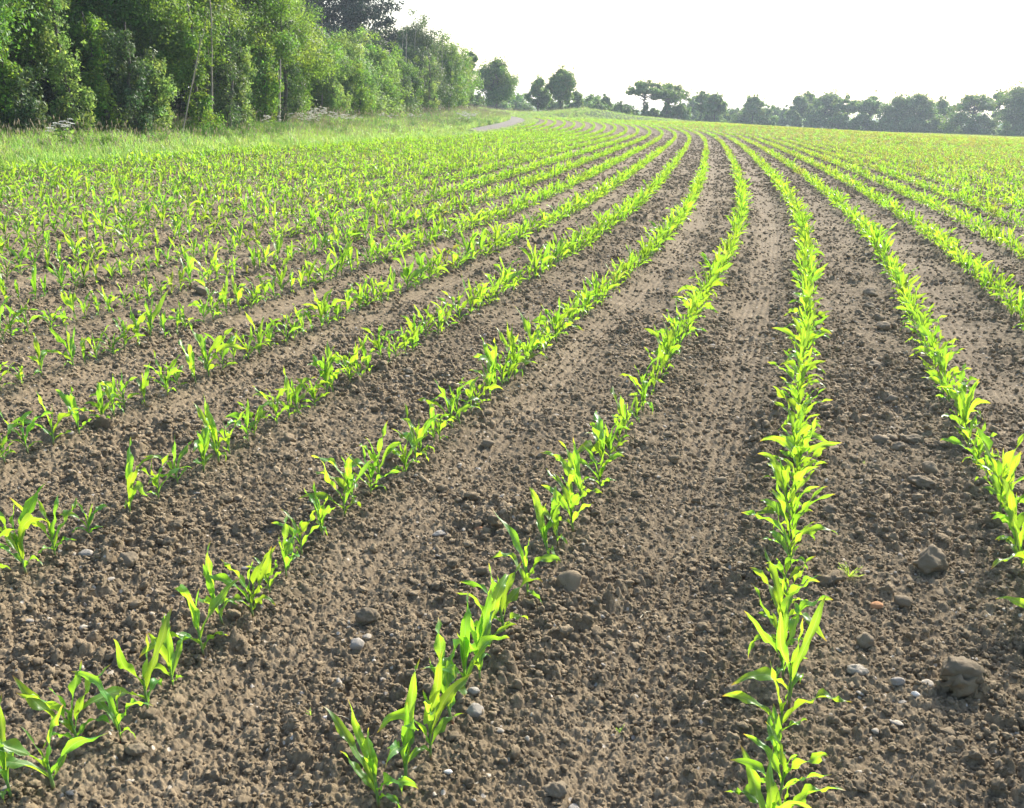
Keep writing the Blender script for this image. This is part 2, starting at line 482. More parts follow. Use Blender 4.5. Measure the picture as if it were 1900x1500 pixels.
# ------------------------------------------------------------------ clods and stones
def ico(sub):
    import bmesh
    bm = bmesh.new(); bmesh.ops.create_icosphere(bm, subdivisions=sub, radius=1)
    V = np.array([v.co[:] for v in bm.verts]); F = np.array([[v.index for v in f.verts] for f in bm.faces]); bm.free()
    return V, F
ICO = {k: ico(k) for k in (1, 2, 3, 4)}
def rock_mesh(name, seed, sub, mat, flat=.7, elong=1.2, angular=.3, rough=.12, smooth=True):
    r = np.random.default_rng(seed); V, F = ICO[sub]; V = V.copy()
    for _ in range(int(5+angular*14)):            # knock planes off it
        d = r.normal(size=3); d /= np.linalg.norm(d); h = .62+.35*r.random()
        t = V@d; V -= np.clip(t-h, 0, None)[:, None]*d*.85
    for k, a in ((1.3, rough*1.6), (3.1, rough), (7.5, rough*.45)):
        ph = r.random(6)*9
        V *= (1 + a*(np.sin(V[:,0]*k*1.9+ph[0]+2*np.sin(V[:,1]*k+ph[3]))*np.sin(V[:,1]*k*2.1+ph[1]+np.sin(V[:,2]*k*1.4+ph[4]))+ .6*np.sin(V[:,2]*k*2.7+ph[2]+V[:,0]*k)))[:, None]
    o3 = r.random(3)*50
    for k, a in ((1.6, rough*1.2), (3.6, rough*1.1), (8.5, rough*.7), (19, rough*.3)):
        a1 = vnoise(V[:,0]*k+V[:,2]*k*.83+o3[0], V[:,1]*k-V[:,2]*k*.61+o3[1], seed)-.5
        a2 = vnoise(V[:,1]*k*1.1+V[:,0]*k*.5+o3[2], V[:,2]*k*1.2-V[:,0]*k*.4+o3[0], seed+9)-.5
        V *= (1+a*(a1+a2)*1.5)[:, None]
    nr = np.linalg.norm(V, axis=1); V *= (np.clip(nr, .5, 1.25)/nr)[:, None]
    V *= np.array([elong, 1, flat])
    return np_mesh(name, V, None, F, mats=[mat], smooth=smooth)

clods = [rock_mesh('clod', 100+i, 3, M_CLOD, .62+.03*i, 1+.08*(i % 4), .55, .22) for i in range(9)]
pebbles = [rock_mesh('pebble', 140+i, 2, m_, .5, 1.35, .5, .05) for i, m_ in enumerate((M_GREY, M_PALE, M_GREY, M_PALE))]
COL_CLOD = hidden('clod_shapes', clods+pebbles)
def scatter_clods():
    # density falls off with distance from the viewer's feet: far ones cannot be told apart
    bands = [(1.2, 4.2, .0025, .007, 6500), (1.2, 7, .0055, .013, 1500), (1.2, 9, .011, .022, 120), (5, 13, .008, .018, 230), (3, 24, .010, .024, 260), (2.2, 30, .026, .05, 1.3), (20, 85, .018, .040, 85)]
    P = []; Sz = []
    for r0, r1, s0, s1, dens in bands:
        area = .5*(r1*r1-r0*r0)*1.25
        n = int(area*dens)
        rr = np.sqrt(rng.random(n)*(r1*r1-r0*r0)+r0*r0); aa = np.radians(-35+72*rng.random(n))
        x = rr*np.sin(aa); y = rr*np.cos(aa)
        q, o = to_row(x, y); lane = lane_mask(q, o)
        patch = sstep(.40, .62, fbm(x*2.3+9, y*2.3, 21, 3))
        keep = (rng.random(n) < (1-.93*sstep(26, 82, rr))) & (rng.random(n) < np.where(s1 < .014, (1-.25*lane)*(.55+.45*patch), (1-.62*lane)*(.3+.7*patch))) & in_crop(x, y, q, o)
        x = x[keep]; y = y[keep]
        P.append(np.stack([x, y], 1)); Sz.append(s0+(s1-s0)*rng.random(len(x))**2.2)
    P = np.concatenate(P); Sz = np.concatenate(Sz)
    z = soil_height(P[:,0], P[:,1]) + Sz*.15
    n = len(P)
    v = rng.integers(0, 9, n); pe = rng.random(n) < .02; v[pe] = rng.integers(9, 13, pe.sum()); 
    Sz = np.where(pe, np.minimum(Sz, .013), Sz)
    rot = np.stack([rng.normal(0, .35, n), rng.normal(0, .35, n), rng.random(n)*6.28], 1)
    scl = Sz[:, None]*(.8+.4*rng.random((n, 3)))
    tag(scatter('soil_clods', np.column_stack([P, z]), rot, scl, v, COL_CLOD), 'crumbly clods and grit strewn over the soil between rows', None, None, 'stuff')
    return n
NCL = scatter_clods()

# ------------------------------------------------------------------ maize plants
def leaf_grid(L, W, z0, azm, e0, bend, twist, roll0, ns=14, nc=5, wave=.0, seed=0, base_r=.004, hook=0.):
    r = np.random.default_rng(seed)
    t = np.linspace(0, 1, ns)
    e = e0 - bend*t**1.35 + .35*r.normal()*np.sin(t*6.3)*t - hook*np.clip(t-.72, 0, 1)**1.2*3
    side = .3*r.normal()*t**2*1.2 + .22*np.sin(t*7+r.random()*6)*t
    ds = L/(ns-1)
    T = np.stack([np.cos(e)*np.cos(side), np.cos(e)*np.sin(side), np.sin(e)], 1)
    P = np.concatenate([[[0, 0, 0]], np.cumsum(T[:-1]*ds, 0)])
    up0 = np.stack([-np.sin(e), 0*e, np.cos(e)], 1)
    right = np.cross(T, up0); right /= np.linalg.norm(right, axis=1)[:, None]
    up = np.cross(right, T)
    w = W*.5*np.clip((t+.03)/.38, 0, 1)**.75*(1-np.clip((t-.45)/.56, 0, 1)**2.0)**1.0
    w = np.maximum(w, base_r*np.clip(1-t*3, 0, 1)+.0006)
    kp = .5+.3*r.random(); a = twist*t**1.5 + (1.5*r.normal())*sstep(kp, kp+.25, t)
    c, s_ = np.cos(a)[:, None], np.sin(a)[:, None]
    R2 = right*c+up*s_; U2 = -right*s_+up*c
    k = np.linspace(-1, 1, nc)
    fold = .75*np.exp(-t*3.2)+.16                # V-shaped channel, opening towards the tip
    ph = r.random(2)*6.28
    G = P[:, None]+R2[:, None]*(w[:, None]*k)[..., None]*np.cos(fold)[:, None, None] + U2[:, None]*(w[:, None]*np.abs(k)**1.4*np.sin(fold)[:, None])[..., None]
    wv = wave*w[:, None]*(k**2*np.sign(k))*np.sin(t[:, None]*11+ph[0]) + wave*.6*w[:, None]*k**2*np.cos(t[:, None]*17+ph[1])
    wv = wv + wave*.5*w[:, None]*np.sin(t[:, None]*26+ph[0]*3)*(k**2)
    G = G+U2[:, None]*wv[..., None]
    ca, sa = math.cos(azm), math.sin(azm)
    G = G@np.array([[ca, sa, 0], [-sa, ca, 0], [0, 0, 1]])
    G[..., 2] += z0
    UV = np.stack(np.broadcast_arrays((k*.5+.5)[None, :], t[:, None]), -1)
    return G, UV
def stem_grid(h, r0, r1, lean=(0, 0), nseg=6, nr=8, z0=-.03):
    t = np.linspace(0, 1, nseg); an = np.arange(nr)/nr*6.2832
    rad = (r0+(r1-r0)*t)
    P = np.stack([rad[:, None]*np.cos(an)+lean[0]*t[:, None]**2, rad[:, None]*np.sin(an)*.8+lean[1]*t[:, None]**2, (z0+(h-z0)*t)[:, None]+0*an], -1)
    UV = np.stack(np.broadcast_arrays(an[None]/6.28, t[:, None]), -1)
    return P, UV
def plant_spec(seed, size=1.0):
    """leaf parameters of one young plant, leaves set alternately left and right of the stem"""
    r = np.random.default_rng(seed)
    n = int(r.integers(5, 8)); plane = r.random()*6.283
    size = size*.86; sh = (.078+.035*r.random())*size
    out = []
    for i in range(n):
        f = i/(n-1)
        a = plane+(math.pi if i % 2 else 0)+r.normal(0, .3)
        prof = math.sin(math.pi*min(1, .22+.62*f))
        L = (.09+.18*prof)*size*(.9+.25*r.random()); W = (.0105+.0235*prof)*size*(.85+.35*r.random())
        if f < .2: L *= .62; W *= .8
        e0 = math.radians(48+36*f+r.normal(0, 6)); bend = math.radians((98-72*f)*(1+.3*r.normal()))
        if f > .93: L *= .8; W *= .62; bend *= .5; e0 = math.radians(80+5*r.normal())
        bend = max(bend, math.radians(8))
        z = sh*(.30+.78*f)
        out.append(dict(L=L, W=W, z0=z, azm=a, e0=e0, bend=bend, twist=r.normal(0, 1.1)*(.4+.6*(1-f)+.3), roll0=0, wave=.4+.45*r.random(), seed=seed*31+i, hook=1.1*r.random() if r.random() < .5 else -.5*r.random()))
    return sh, out
# variants with separate parts for the nearest 300
NV = 26
VAR = []
for i in range(NV):
    sh, L = plant_spec(500+i, .86+.3*((i*7) % NV)/NV)
    a = Acc(); a.grid(*stem_grid(sh*1.25, .0052, .0034, (0, 0), 7, 9), wrap=True)
    st = a.mesh('stem', [M_STEM])
    lv = []
    for k in L:
        b = Acc(); b.grid(*leaf_grid(ns=20, nc=7, **k)); lv.append(b.mesh('leaf', [M_LEAF]))
    VAR.append((st, lv, sh))
# joined variants for the rest of the crop
def joined(i, ns, nc, size=1.0, lm=None):
    a = Acc(); sh, L = plant_spec(900+i, size)
    a.grid(*stem_grid(sh*1.25, .006, .004, (0, 0), 4, 5), m=1, wrap=True)
    for k in L: a.grid(*leaf_grid(ns=ns, nc=nc, **k))
    return a.mesh('maize', [lm or M_LEAF, M_STEM])
def clump(i):
    """60 cm of row for the far part of the field"""
    a = Acc(); r = np.random.default_rng(2000+i)
    for k in range(5):
        sh, L = plant_spec(2100+i*9+k, .9+.3*r.random()); off = np.array([r.normal(0, .02), (k-2)*.125+r.normal(0, .02), 0])
        for q in L[1:]:
            G, U = leaf_grid(ns=6, nc=3, **q); G = G*np.array([.8, 1, 1]); a.grid(G+off, U)
    return a.mesh('maize_clump', [M_LEAF if i < 4 else M_LEAF_OLIVE])
COL_MID = hidden('maize_shapes', [joined(i, 9, 5, .85+.03*(i % 9)) for i in range(22)]+[joined(40+i, 9, 5, .85+.03*(i % 5), M_LEAF_OLIVE) for i in range(8)])
COL_FAR = hidden('maize_clump_shapes', [clump(i) for i in range(8)])

EXPL = {-2: [(24,1500),(101,1470),(148,1392),(225,1380),(276,1327),(322,1276),(379,1224),(415,1170),(470,1153),(502,1108),(532,1074),(561,1034),(600,1000),(640,968),(658,945),(688,925),(705,905)],
        -1: [(704,1508),(752,1475),(799,1418),(840,1350),(861,1300),(891,1276),(913,1221),(937,1185),(980,1111),(1019,1044),(1035,1020)]}
def plants():
    P = []   # x, y, q, o, row
    for k in range(-20, 95):
        o = k*SP
        q = -1.2; r = random.Random(k+1000)
        if k in EXPL:
            pts = [on_ground(*p) for p in EXPL[k]]
            for x, y in pts:
                a, b = to_row(np.array([x]), np.array([y])); P.append((x, y, float(a[0]), float(b[0]), k))
            q = P[-1][2]+.13
        elif k < -2: q = -4+r.random()*.1
        while q < 60:
            g = r.random()
            P.append((None, None, q, o+r.gauss(0, .011), k))
            q += max(.07, r.gauss(.132, .026)) + (.13 if g < .05 else 0)
    A = np.array([[p[2], p[3], p[4]] for p in P])
    x, y = from_row(A[:,0], A[:,1])
    return x, y, A[:,0], A[:,1], A[:,2].astype(int)
px_, py_, pq, po, prow = plants()
dist = np.hypot(px_, py_)
fx, fy = frame_xy(px_, py_, 0.0)
_, fyt = frame_xy(px_, py_, 0.28)
ok = in_crop(px_, py_, pq, po) & (py_ > .9)
vis = ok & (fx > -60) & (fx < 1960) & (fyt < 1500) & (py_ > 0.5)
order = np.argsort(np.where(vis, dist, 1e9))
near = order[:298]
near = near[dist[near] < 1e8]
near_set = set(near.tolist())
ORD = ['first','second','third','fourth','fifth','sixth','seventh','eighth','ninth','tenth','eleventh','twelfth','thirteenth','fourteenth','fifteenth','sixteenth','seventeenth','eighteenth','nineteenth']
TENS = {2:'twent',3:'thirt',4:'fort',5:'fift',6:'sixt',7:'sevent',8:'eight',9:'ninet'}
def ordinal(n):
    if n <= 19: return ORD[n-1]
    t, u = divmod(n, 10)
    return TENS[t]+'ieth' if u == 0 else TENS[t]+'y-'+ORD[u-1]
ROWTXT = {0: 'row rising from the bottom right of centre', -1: 'row rising from the bottom centre',
          -2: 'row rising from the bottom left corner', 1: 'near row along the right edge',
          2: 'second row in from the right edge', 3: 'third row in from the right edge', 4: 'fourth row in from the right edge'}
def row_text(k):
    if k in ROWTXT: return ROWTXT[k]
    if k < -2: return '%s row above the bottom left corner row' % ordinal(-2-k)
    return '%s row in from the right edge' % ordinal(k)
def build_near():
    cnt = {}
    idx = sorted(near.tolist(), key=lambda i: (prow[i], pq[i]))
    zz = soil_height(px_[near], py_[near]); zmap = dict(zip(near.tolist(), zz))
    protos = {}
    for i in idx:
        k = int(prow[i]); cnt[k] = cnt.get(k, 0)+1
        r = random.Random(i*7+3)
        v = r.randrange(NV); st, lv, sh = VAR[v]
        s = r.gauss(1.0, .15); s = min(1.3, max(.62, s))
        if k <= -3: s *= .95
        look = 'tall' if s > 1.12 else ('small' if s < .88 else 'young')
        if v not in protos:
            root = bpy.data.objects.new('maize_plant', None); root.empty_display_size = .05; C.objects.link(root)
            obj('stem', st, root)
            for me in lv: obj('leaf', me, root)
            protos[v] = root; ch = None
        else:
            src = protos[v]; root = src.copy(); C.objects.link(root)
            for c_ in list(src.children):
                d = c_.copy(); C.objects.link(d); d.parent = root
        root.location = (px_[i], py_[i], zmap[i]-.004)
        root.rotation_euler = (r.gauss(0, .07), r.gauss(-.09, .08), r.random()*6.283)
        root.rotation_mode = 'ZYX'
        s *= .92; root.scale = (s*.9, s*.9, s*r.uniform(.97, 1.1))
        tag(root, '%s maize plant, %s up the %s' % (look, ordinal(cnt[k]), row_text(k)), 'maize plant', 'maize plants in the nearest drilled rows')
build_near()
def build_rest():
    az = np.degrees(np.arctan2(px_, py_))
    rest = ok & (py_ > .2) & (dist < 62) & (az > -40) & (az < 42)
    rest[near] = False
    i = np.nonzero(rest)[0]; n = len(i)
    x, y = px_[i], py_[i]; z = np.where(dist[i] < 20, soil_height(x, y), soil_height(x, y, False))
    rot = np.stack([rng.normal(0, .07, n), rng.normal(0, .07, n), rng.random(n)*6.283], 1)
    s = np.clip(rng.normal(.98, .15, n), .55, 1.35)
    # patchy vigour
    s *= (.9+.25*fbm(x*.35, y*.35, 55, 3))*(1.04-.2*sstep(12, 45, dist[i]))
    o1 = scatter('maize_crop', np.stack([x, y, z-.004], 1), rot, np.stack([s*.80, s*.80, s*.97], 1), np.where(rng.random(n) < .03+.5*sstep(1.5, 9, x)*sstep(12, 40, y), rng.integers(22, 30, n), rng.integers(0, 22, n)), COL_MID)
    tag(o1, 'young green maize in curving rows filling the middle of the field', None, None, 'stuff')
    # far part, in half-metre lengths of row
    K = np.arange(-20, 260); Q = np.arange(57, 290, .6)
    KK, QQ = np.meshgrid(K, Q, indexing='ij'); o = KK.ravel()*SP; q = QQ.ravel()+rng.normal(0, .04, KK.size)
    x, y = from_row(q, o)
    d = np.hypot(x, y); a = np.degrees(np.arctan2(x, y))
    k = in_crop(x, y, q, o) & (d >= 62) & (a > -20) & (a < 40) & (y > 5)
    x, y, q = x[k], y[k], q[k]; n = len(x)
    th = np.interp(q, rs, rth)
    rot = np.stack([0*th, 0*th, -th+np.pi*(rng.random(n) < .5)], 1)
    s = (.66+.16*sstep(10, 30, x)+.2*fbm(x*.1, y*.1, 56, 3))*rng.uniform(.9, 1.12, n)
    scl = np.stack([s*1.0, np.ones(n), s], 1)
    o2 = scatter('distant_maize_crop', np.stack([x, y, soil_height(x, y, False)-.004], 1), rot, scl, np.where(rng.random(n) < .15+.55*sstep(8, 22, x), rng.integers(4, 8, n), rng.integers(0, 4, n)), COL_FAR)
    tag(o2, 'far maize rows bending away to the left at the end of the field', None, None, 'stuff')
    return n
NFAR = build_rest()

# ------------------------------------------------------------------ single stones, clods, twigs and weeds
def stone(name, px, py, w, hfrac, mat, label, cat, seed, elong=1.2, ang=.4, rough=.08, group=None, rz=None):
    x, y = on_ground(px, py)
    z = float(soil_height(np.array([x]), np.array([y]))[0])
    d = math.hypot(x, y, EYE)
    wm = w*d/F_PX                       # real width
    me = rock_mesh(name, seed, 4 if w > 30 else 3, mat, hfrac*1.15, elong, ang, rough)
    o = obj(name, me, None, (x, y + wm*.25, z+wm*.5*hfrac*.55))
    s = wm*.5/elong
    o.scale = (s, s, s); o.rotation_euler = (random.uniform(-.15, .15), random.uniform(-.15, .15), random.uniform(-.4, .4) if rz is None else rz)
    tag(o, label, cat, group)
GS = 'loose stones and clods on the soil'
for a in [
 ('soil_clod', 1782, 1292, 70, .72, M_BIG, 'biggest rounded brown clod, near the right edge at the bottom', 'clod', 1, 1.15, .5, .07),
 ('soil_clod', 1732, 1068, 58, .78, M_BIG, 'large peaked brown clod left of the right edge row', 'clod', 2, 1.1, .7, .07),
 ('stone', 1593, 1258, 36, .7, M_PALE, 'pale oval flint between the two right rows', 'stone', 3, 1.4, .3, .05),
 ('stone', 1627, 1136, 24, .55, M_ORANGE, 'small orange brown pebble right of the grass weed', 'stone', 4, 1.4, .1, .03),
 ('stone', 660, 1205, 30, .75, M_GREY, 'pale grey stone in the gap left of the centre row', 'stone', 5, 1.1, .6, .06),
 ('stone', 681, 1182, 18, .7, M_PALE, 'small square pale stone just above the grey one', 'stone', 6, 1.1, .8, .04),
 ('stone', 878, 1335, 34, .85, M_GREY, 'angular grey stone beside the centre row seedlings', 'stone', 7, 1.1, .9, .04),
 ('stone', 879, 1296, 24, .75, M_GREY, 'tan stone behind the angular grey stone', 'stone', 8, 1.2, .5, .05),
 ('stone', 925, 1362, 20, .5, M_PALE, 'flat pale flake right of the angular grey stone', 'stone', 9, 1.5, .6, .04),
 ('stone', 831, 1447, 16, .6, M_WHITE, 'white chip lying below the centre row', 'stone', 10, 1.4, .6, .04),
 ('soil_clod', 1030, 1474, 44, .7, M_BIG, 'dark brown clod at the bottom edge between centre rows', 'clod', 11, 1.1, .5, .08),
 ('soil_clod', 684, 1155, 42, .7, M_BIG, 'brown clod above the small square pale stone', 'clod', 12, 1.1, .5, .08),
 ('stone', 1700, 1300, 16, .85, M_WHITE, 'bright white pebble left of the biggest clod', 'stone', 13, 1.1, .7, .05),
 ('stone', 1722, 1282, 22, .6, M_PALE, 'cream pebble touching the left side of the biggest clod', 'stone', 14, 1.3, .5, .05),
 ('stone', 1667, 1278, 26, .65, M_GREY, 'grey pebble between the oval flint and the biggest clod', 'stone', 15, 1.3, .4, .05),
 ('stone', 1664, 1353, 26, .35, M_PALE, 'flat cream flake below the white pebble', 'stone', 16, 1.6, .5, .04),
 ('stone', 1625, 1367, 14, .6, M_PALE, 'tiny pale pebble left of the flat cream flake', 'stone', 17, 1.2, .5, .04),
 ('soil_clod', 236, 1055, 34, .8, M_BIG, 'pale brown clod in the left gap above the corner row', 'clod', 18, 1.1, .6, .07),
 ('stone', 156, 1037, 28, .45, M_GREY, 'flat grey stone left of the pale brown clod', 'stone', 19, 1.4, .5, .05),
 ('soil_clod', 250, 1400, 34, .75, M_BIG, 'dark clod near the base of the fourth corner row plant', 'clod', 20, 1.2, .4, .08),
 ('stone', 815, 995, 32, .45, M_GREY, 'flat grey slab stone in the middle gap', 'stone', 21, 1.4, .7, .04),
 ('stone', 888, 985, 20, .6, M_ORANGE, 'reddish brown stone right of the flat grey slab', 'stone', 22, 1.3, .4, .05),
 ('soil_clod', 1362, 1300, 34, .85, M_BIG, 'upright dark clod left of the row right of centre', 'clod', 23, 1.0, .5, .08),
 ('soil_clod', 1712, 912, 40, .75, M_BIG, 'dark clod beside the right row below the clod cluster', 'clod', 24, 1.2, .4, .1),
 ('soil_clod', 1727, 885, 30, .8, M_BIG, 'clod behind the dark clod by the right row', 'clod', 25, 1.1, .4, .1),
 ('soil_clod', 1638, 822, 28, .7, M_BIG, 'leftmost clod of the four lying in a cluster', 'clod', 26, 1.1, .4, .1),
 ('soil_clod', 1670, 838, 26, .7, M_BIG, 'front clod of the four lying in a cluster', 'clod', 27, 1.1, .4, .1),
 ('soil_clod', 1695, 826, 32, .75, M_BIG, 'rightmost clod of the four lying in a cluster', 'clod', 28, 1.1, .4, .1),
 ('soil_clod', 1655, 815, 22, .7, M_BIG, 'rear clod of the four lying in a cluster', 'clod', 29, 1.1, .4, .1),
 ('soil_clod', 1625, 686, 32, .65, M_BIG, 'flattish clod above the cluster in the right gap', 'clod', 30, 1.3, .5, .08),
 ('soil_clod', 1655, 750, 28, .65, M_BIG, 'clod midway between the flattish clod and the cluster', 'clod', 31, 1.2, .4, .08),
 ('soil_clod', 1642, 616, 26, .7, M_BIG, 'dark clod hard against the second right row', 'clod', 32, 1.1, .4, .08),
 ('soil_clod', 1613, 575, 22, .7, M_BIG, 'smaller clod above the dark one against the row', 'clod', 33, 1.1, .4, .08),
 ('soil_clod', 1618, 552, 28, .65, M_BIG, 'topmost clod of the line between the right rows', 'clod', 34, 1.2, .4, .08),
 ('soil_clod', 1540, 960, 28, .7, M_BIG, 'clod just right of the row right of centre', 'clod', 35, 1.1, .4, .08),
 ('soil_clod', 1606, 1205, 30, .8, M_BIG, 'upright brown clod above the oval flint', 'clod', 36, 1.0, .5, .07),
 ('soil_clod', 1677, 1128, 30, .7, M_BIG, 'brown clod right of the orange pebble', 'clod', 37, 1.1, .4, .07),
 ('soil_clod', 1340, 890, 26, .6, M_BIG, 'low clod in the smooth lane left of the right centre row', 'clod', 38, 1.2, .4, .09),
 ('soil_clod', 903, 828, 28, .65, M_BIG, 'clod in the middle gap right of the long left row', 'clod', 39, 1.2, .4, .09),
 ('soil_clod', 757, 700, 22, .65, M_BIG, 'dark clod in the gap above the long left row', 'clod', 40, 1.2, .4, .09),
 ('soil_clod', 375, 550, 28, .75, M_BIG, 'dark clod among the left rows', 'clod', 41, 1.1, .4, .09),
 ('soil_clod', 632, 472, 24, .8, M_BIG, 'brown clod standing out among the upper left rows', 'clod', 42, 1.1, .4, .09),
 ('soil_clod', 1400, 1280+40, 0, 0, None, None, None, 0),
]:
    if a[3] == 0: continue
    stone(*a[:8], *a[8:], group=GS)

M_STRAW = clod_material('dry_straw', (.50, .42, .28), (.72, .64, .46), .1)
def tube(P, rad, nr=6, cap=True):
    P = np.asarray(P, float); n = len(P); rad = np.broadcast_to(np.asarray(rad, float), (n,))
    T = np.gradient(P, axis=0); T /= np.linalg.norm(T, axis=1)[:, None]+1e-9
    ref = np.array([1., .3, .1]) if abs(T[0][2]) > .8 else np.array([0, 0, 1.])
    A = np.cross(T, ref); A /= np.linalg.norm(A, axis=1)[:, None]+1e-9; B = np.cross(T, A)
    an = np.arange(nr)/nr*2*np.pi
    G = P[:, None]+(A[:, None]*np.cos(an)[None, :, None]+B[:, None]*np.sin(an)[None, :, None])*rad[:, None, None]
    U = np.stack(np.broadcast_arrays(an[None]/6.28, np.linspace(0, 1, n)[:, None]), -1)
    return G, U
def twig(px, py, px2, py2, label, r=.0018):
    x, y = on_ground(px, py); x2, y2 = on_ground(px2, py2)
    t = np.linspace(0, 1, 7); X = x+(x2-x)*t; Y = y+(y2-y)*t+.006*np.sin(t*3.1)
    Z = soil_height(X, Y).max()+.003+.004*np.sin(t*3.1)
    a = Acc(); a.grid(*tube(np.stack([X, Y, Z], 1), r*(1-.5*t), 6), wrap=True)
    tag(obj('twig', a.mesh('twig', [M_STRAW])), label, 'twig', 'dry stalks on the soil')
twig(1188, 1142, 1208, 1130, 'short pale straw lying in the smooth lane beside the centre row')
twig(612, 1337, 652, 1347, 'thin grey twig ending at the white chip at lower left', .0014)
stone('stone', 605, 1337, 16, .7, M_WHITE, 'white chip at the end of the thin twig', 'stone', 60, 1.3, .4, .04, group=GS)
M_WEED = leafy('weed_grass', (.16, .30, .04), (.50, .72, .08), .5, var=.1)
def weed(px, py, hgt, nb, label, seed):
    x, y = on_ground(px, py); z = float(soil_height(np.array([x]), np.array([y]))[0]); r = np.random.default_rng(seed)
    a = Acc()
    for i in range(nb):
        a.grid(*leaf_grid(hgt*(.6+.6*r.random()), .0035, 0, r.random()*6.28, math.radians(75-45*r.random()), math.radians(50*r.random()), .3, 0, ns=8, nc=3, seed=seed+i, base_r=.001))
    tag(obj('grass_weed', a.mesh('grass_weed', [M_WEED]), None, (x, y, z)), label, 'weed', 'small weeds on the bare soil')
weed(1575, 1076, .055, 26, 'bright yellow green grass tuft alone on soil right of the right centre row', 1)
weed(577, 1326, .03, 4, 'tiny green sprout above the thin twig at lower left', 2)
weed(1150, 1350, .025, 3, 'tiny sprout on the smooth lane between the centre rows', 3)
weed(1610, 860, .028, 4, 'tiny sprout left of the cluster of four clods', 4)

# ------------------------------------------------------------------ verge vegetation
M_GRASS = [leafy('verge_grass_green', (.17, .255, .08), (.46, .62, .14), .5, var=.2, hue=.03),
           leafy('verge_grass_fresh', (.10, .22, .045), (.32, .58, .08), .5, var=.2, hue=.02),
           leafy('verge_grass_straw', (.30, .28, .13), (.48, .46, .20), .4, var=.2, hue=.02)]
M_HEAD = leafy('grass_heads', (.42, .36, .26), (.55, .48, .36), .45, var=.15)
M_UMB = leafy('parsley_flowers', (.78, .76, .70), (.6, .6, .5), .3, var=.05)
M_HERB = leafy('herb_leaf', (.08, .16, .04), (.24, .44, .07), .4, var=.2, hue=.02)
def tuft(seed, h, nb, spread, mats_w, heads=0):
    r = np.random.default_rng(seed); a = Acc()
    for i in range(nb):
        G, U = leaf_grid(h*(.5+.6*r.random()), .010+.008*r.random(), 0, r.random()*6.28, math.radians(88-28*r.random()), math.radians(15+70*r.random()), .5, 0, ns=5, nc=2, seed=seed*77+i, base_r=.002)
        a.grid(G+np.array([r.normal(0, spread), r.normal(0, spread), 0]), U, m=int(r.choice(3, p=mats_w)))
    for i in range(heads):
        hh = h*(1.0+.45*r.random()); o = np.array([r.normal(0, spread), r.normal(0, spread), 0]); le = r.normal(0, .1, 2)
        t = np.linspace(0, 1, 4); P = np.stack([o[0]+le[0]*t*hh*2, o[1]+le[1]*t*hh*2, t*hh], 1)
        a.grid(*tube(P, .0025, 3), m=2, wrap=True)
        t = np.linspace(0, 1, 4); P2 = P[-1]+np.stack([le[0]*t*.1, le[1]*t*.1, t*.13], 1)
        a.grid(*tube(P2, [.004, .016, .012, .002], 5), m=3, wrap=True)
    return a.mesh('tuft', M_GRASS+[M_HEAD])
def herb(seed, h, mat):
    """leafy nettle or dock like plant"""
    r = np.random.default_rng(seed); a = Acc()
    for s in range(6):
        o = r.normal(0, .09, 2); le = r.normal(0, .12, 2); hh = h*(.7+.4*r.random())
        t = np.linspace(0, 1, 4); a.grid(*tube(np.stack([o[0]+le[0]*t, o[1]+le[1]*t, t*hh], 1), .004, 3), m=0, wrap=True)
        for i in range(16):
            f = (i+.6)/16.5
            G, U = leaf_grid(.10+.09*(1-f), .05, 0, i*2.4+r.normal(0, .3), math.radians(25), math.radians(60), .3, 0, ns=4, nc=3, seed=seed*9+i)
            a.grid(G+np.array([o[0]+le[0]*f, o[1]+le[1]*f, f*hh]), U)
    return a.mesh('herb', [mat])
W1 = [.55, .3, .15]
COL_V = hidden('verge_shapes', [tuft(1, .55, 46, .14, [.5, .38, .12], 1), tuft(2, .6, 46, .14, [.45, .4, .15], 2), tuft(3, .45, 50, .15, [.3, .65, .05], 1),
                                tuft(4, .7, 40, .13, [.45, .4, .15], 1), herb(5, .7, M_HERB), herb(6, .5, M_HERB), tuft(7, .3, 60, .16, [.25, .7, .05], 0), tuft(8, .5, 40, .15, [.4, .35, .25], 3)])
HEDGE = lambda Y: -14.9+.104*(Y-30)     # x of the hedge line
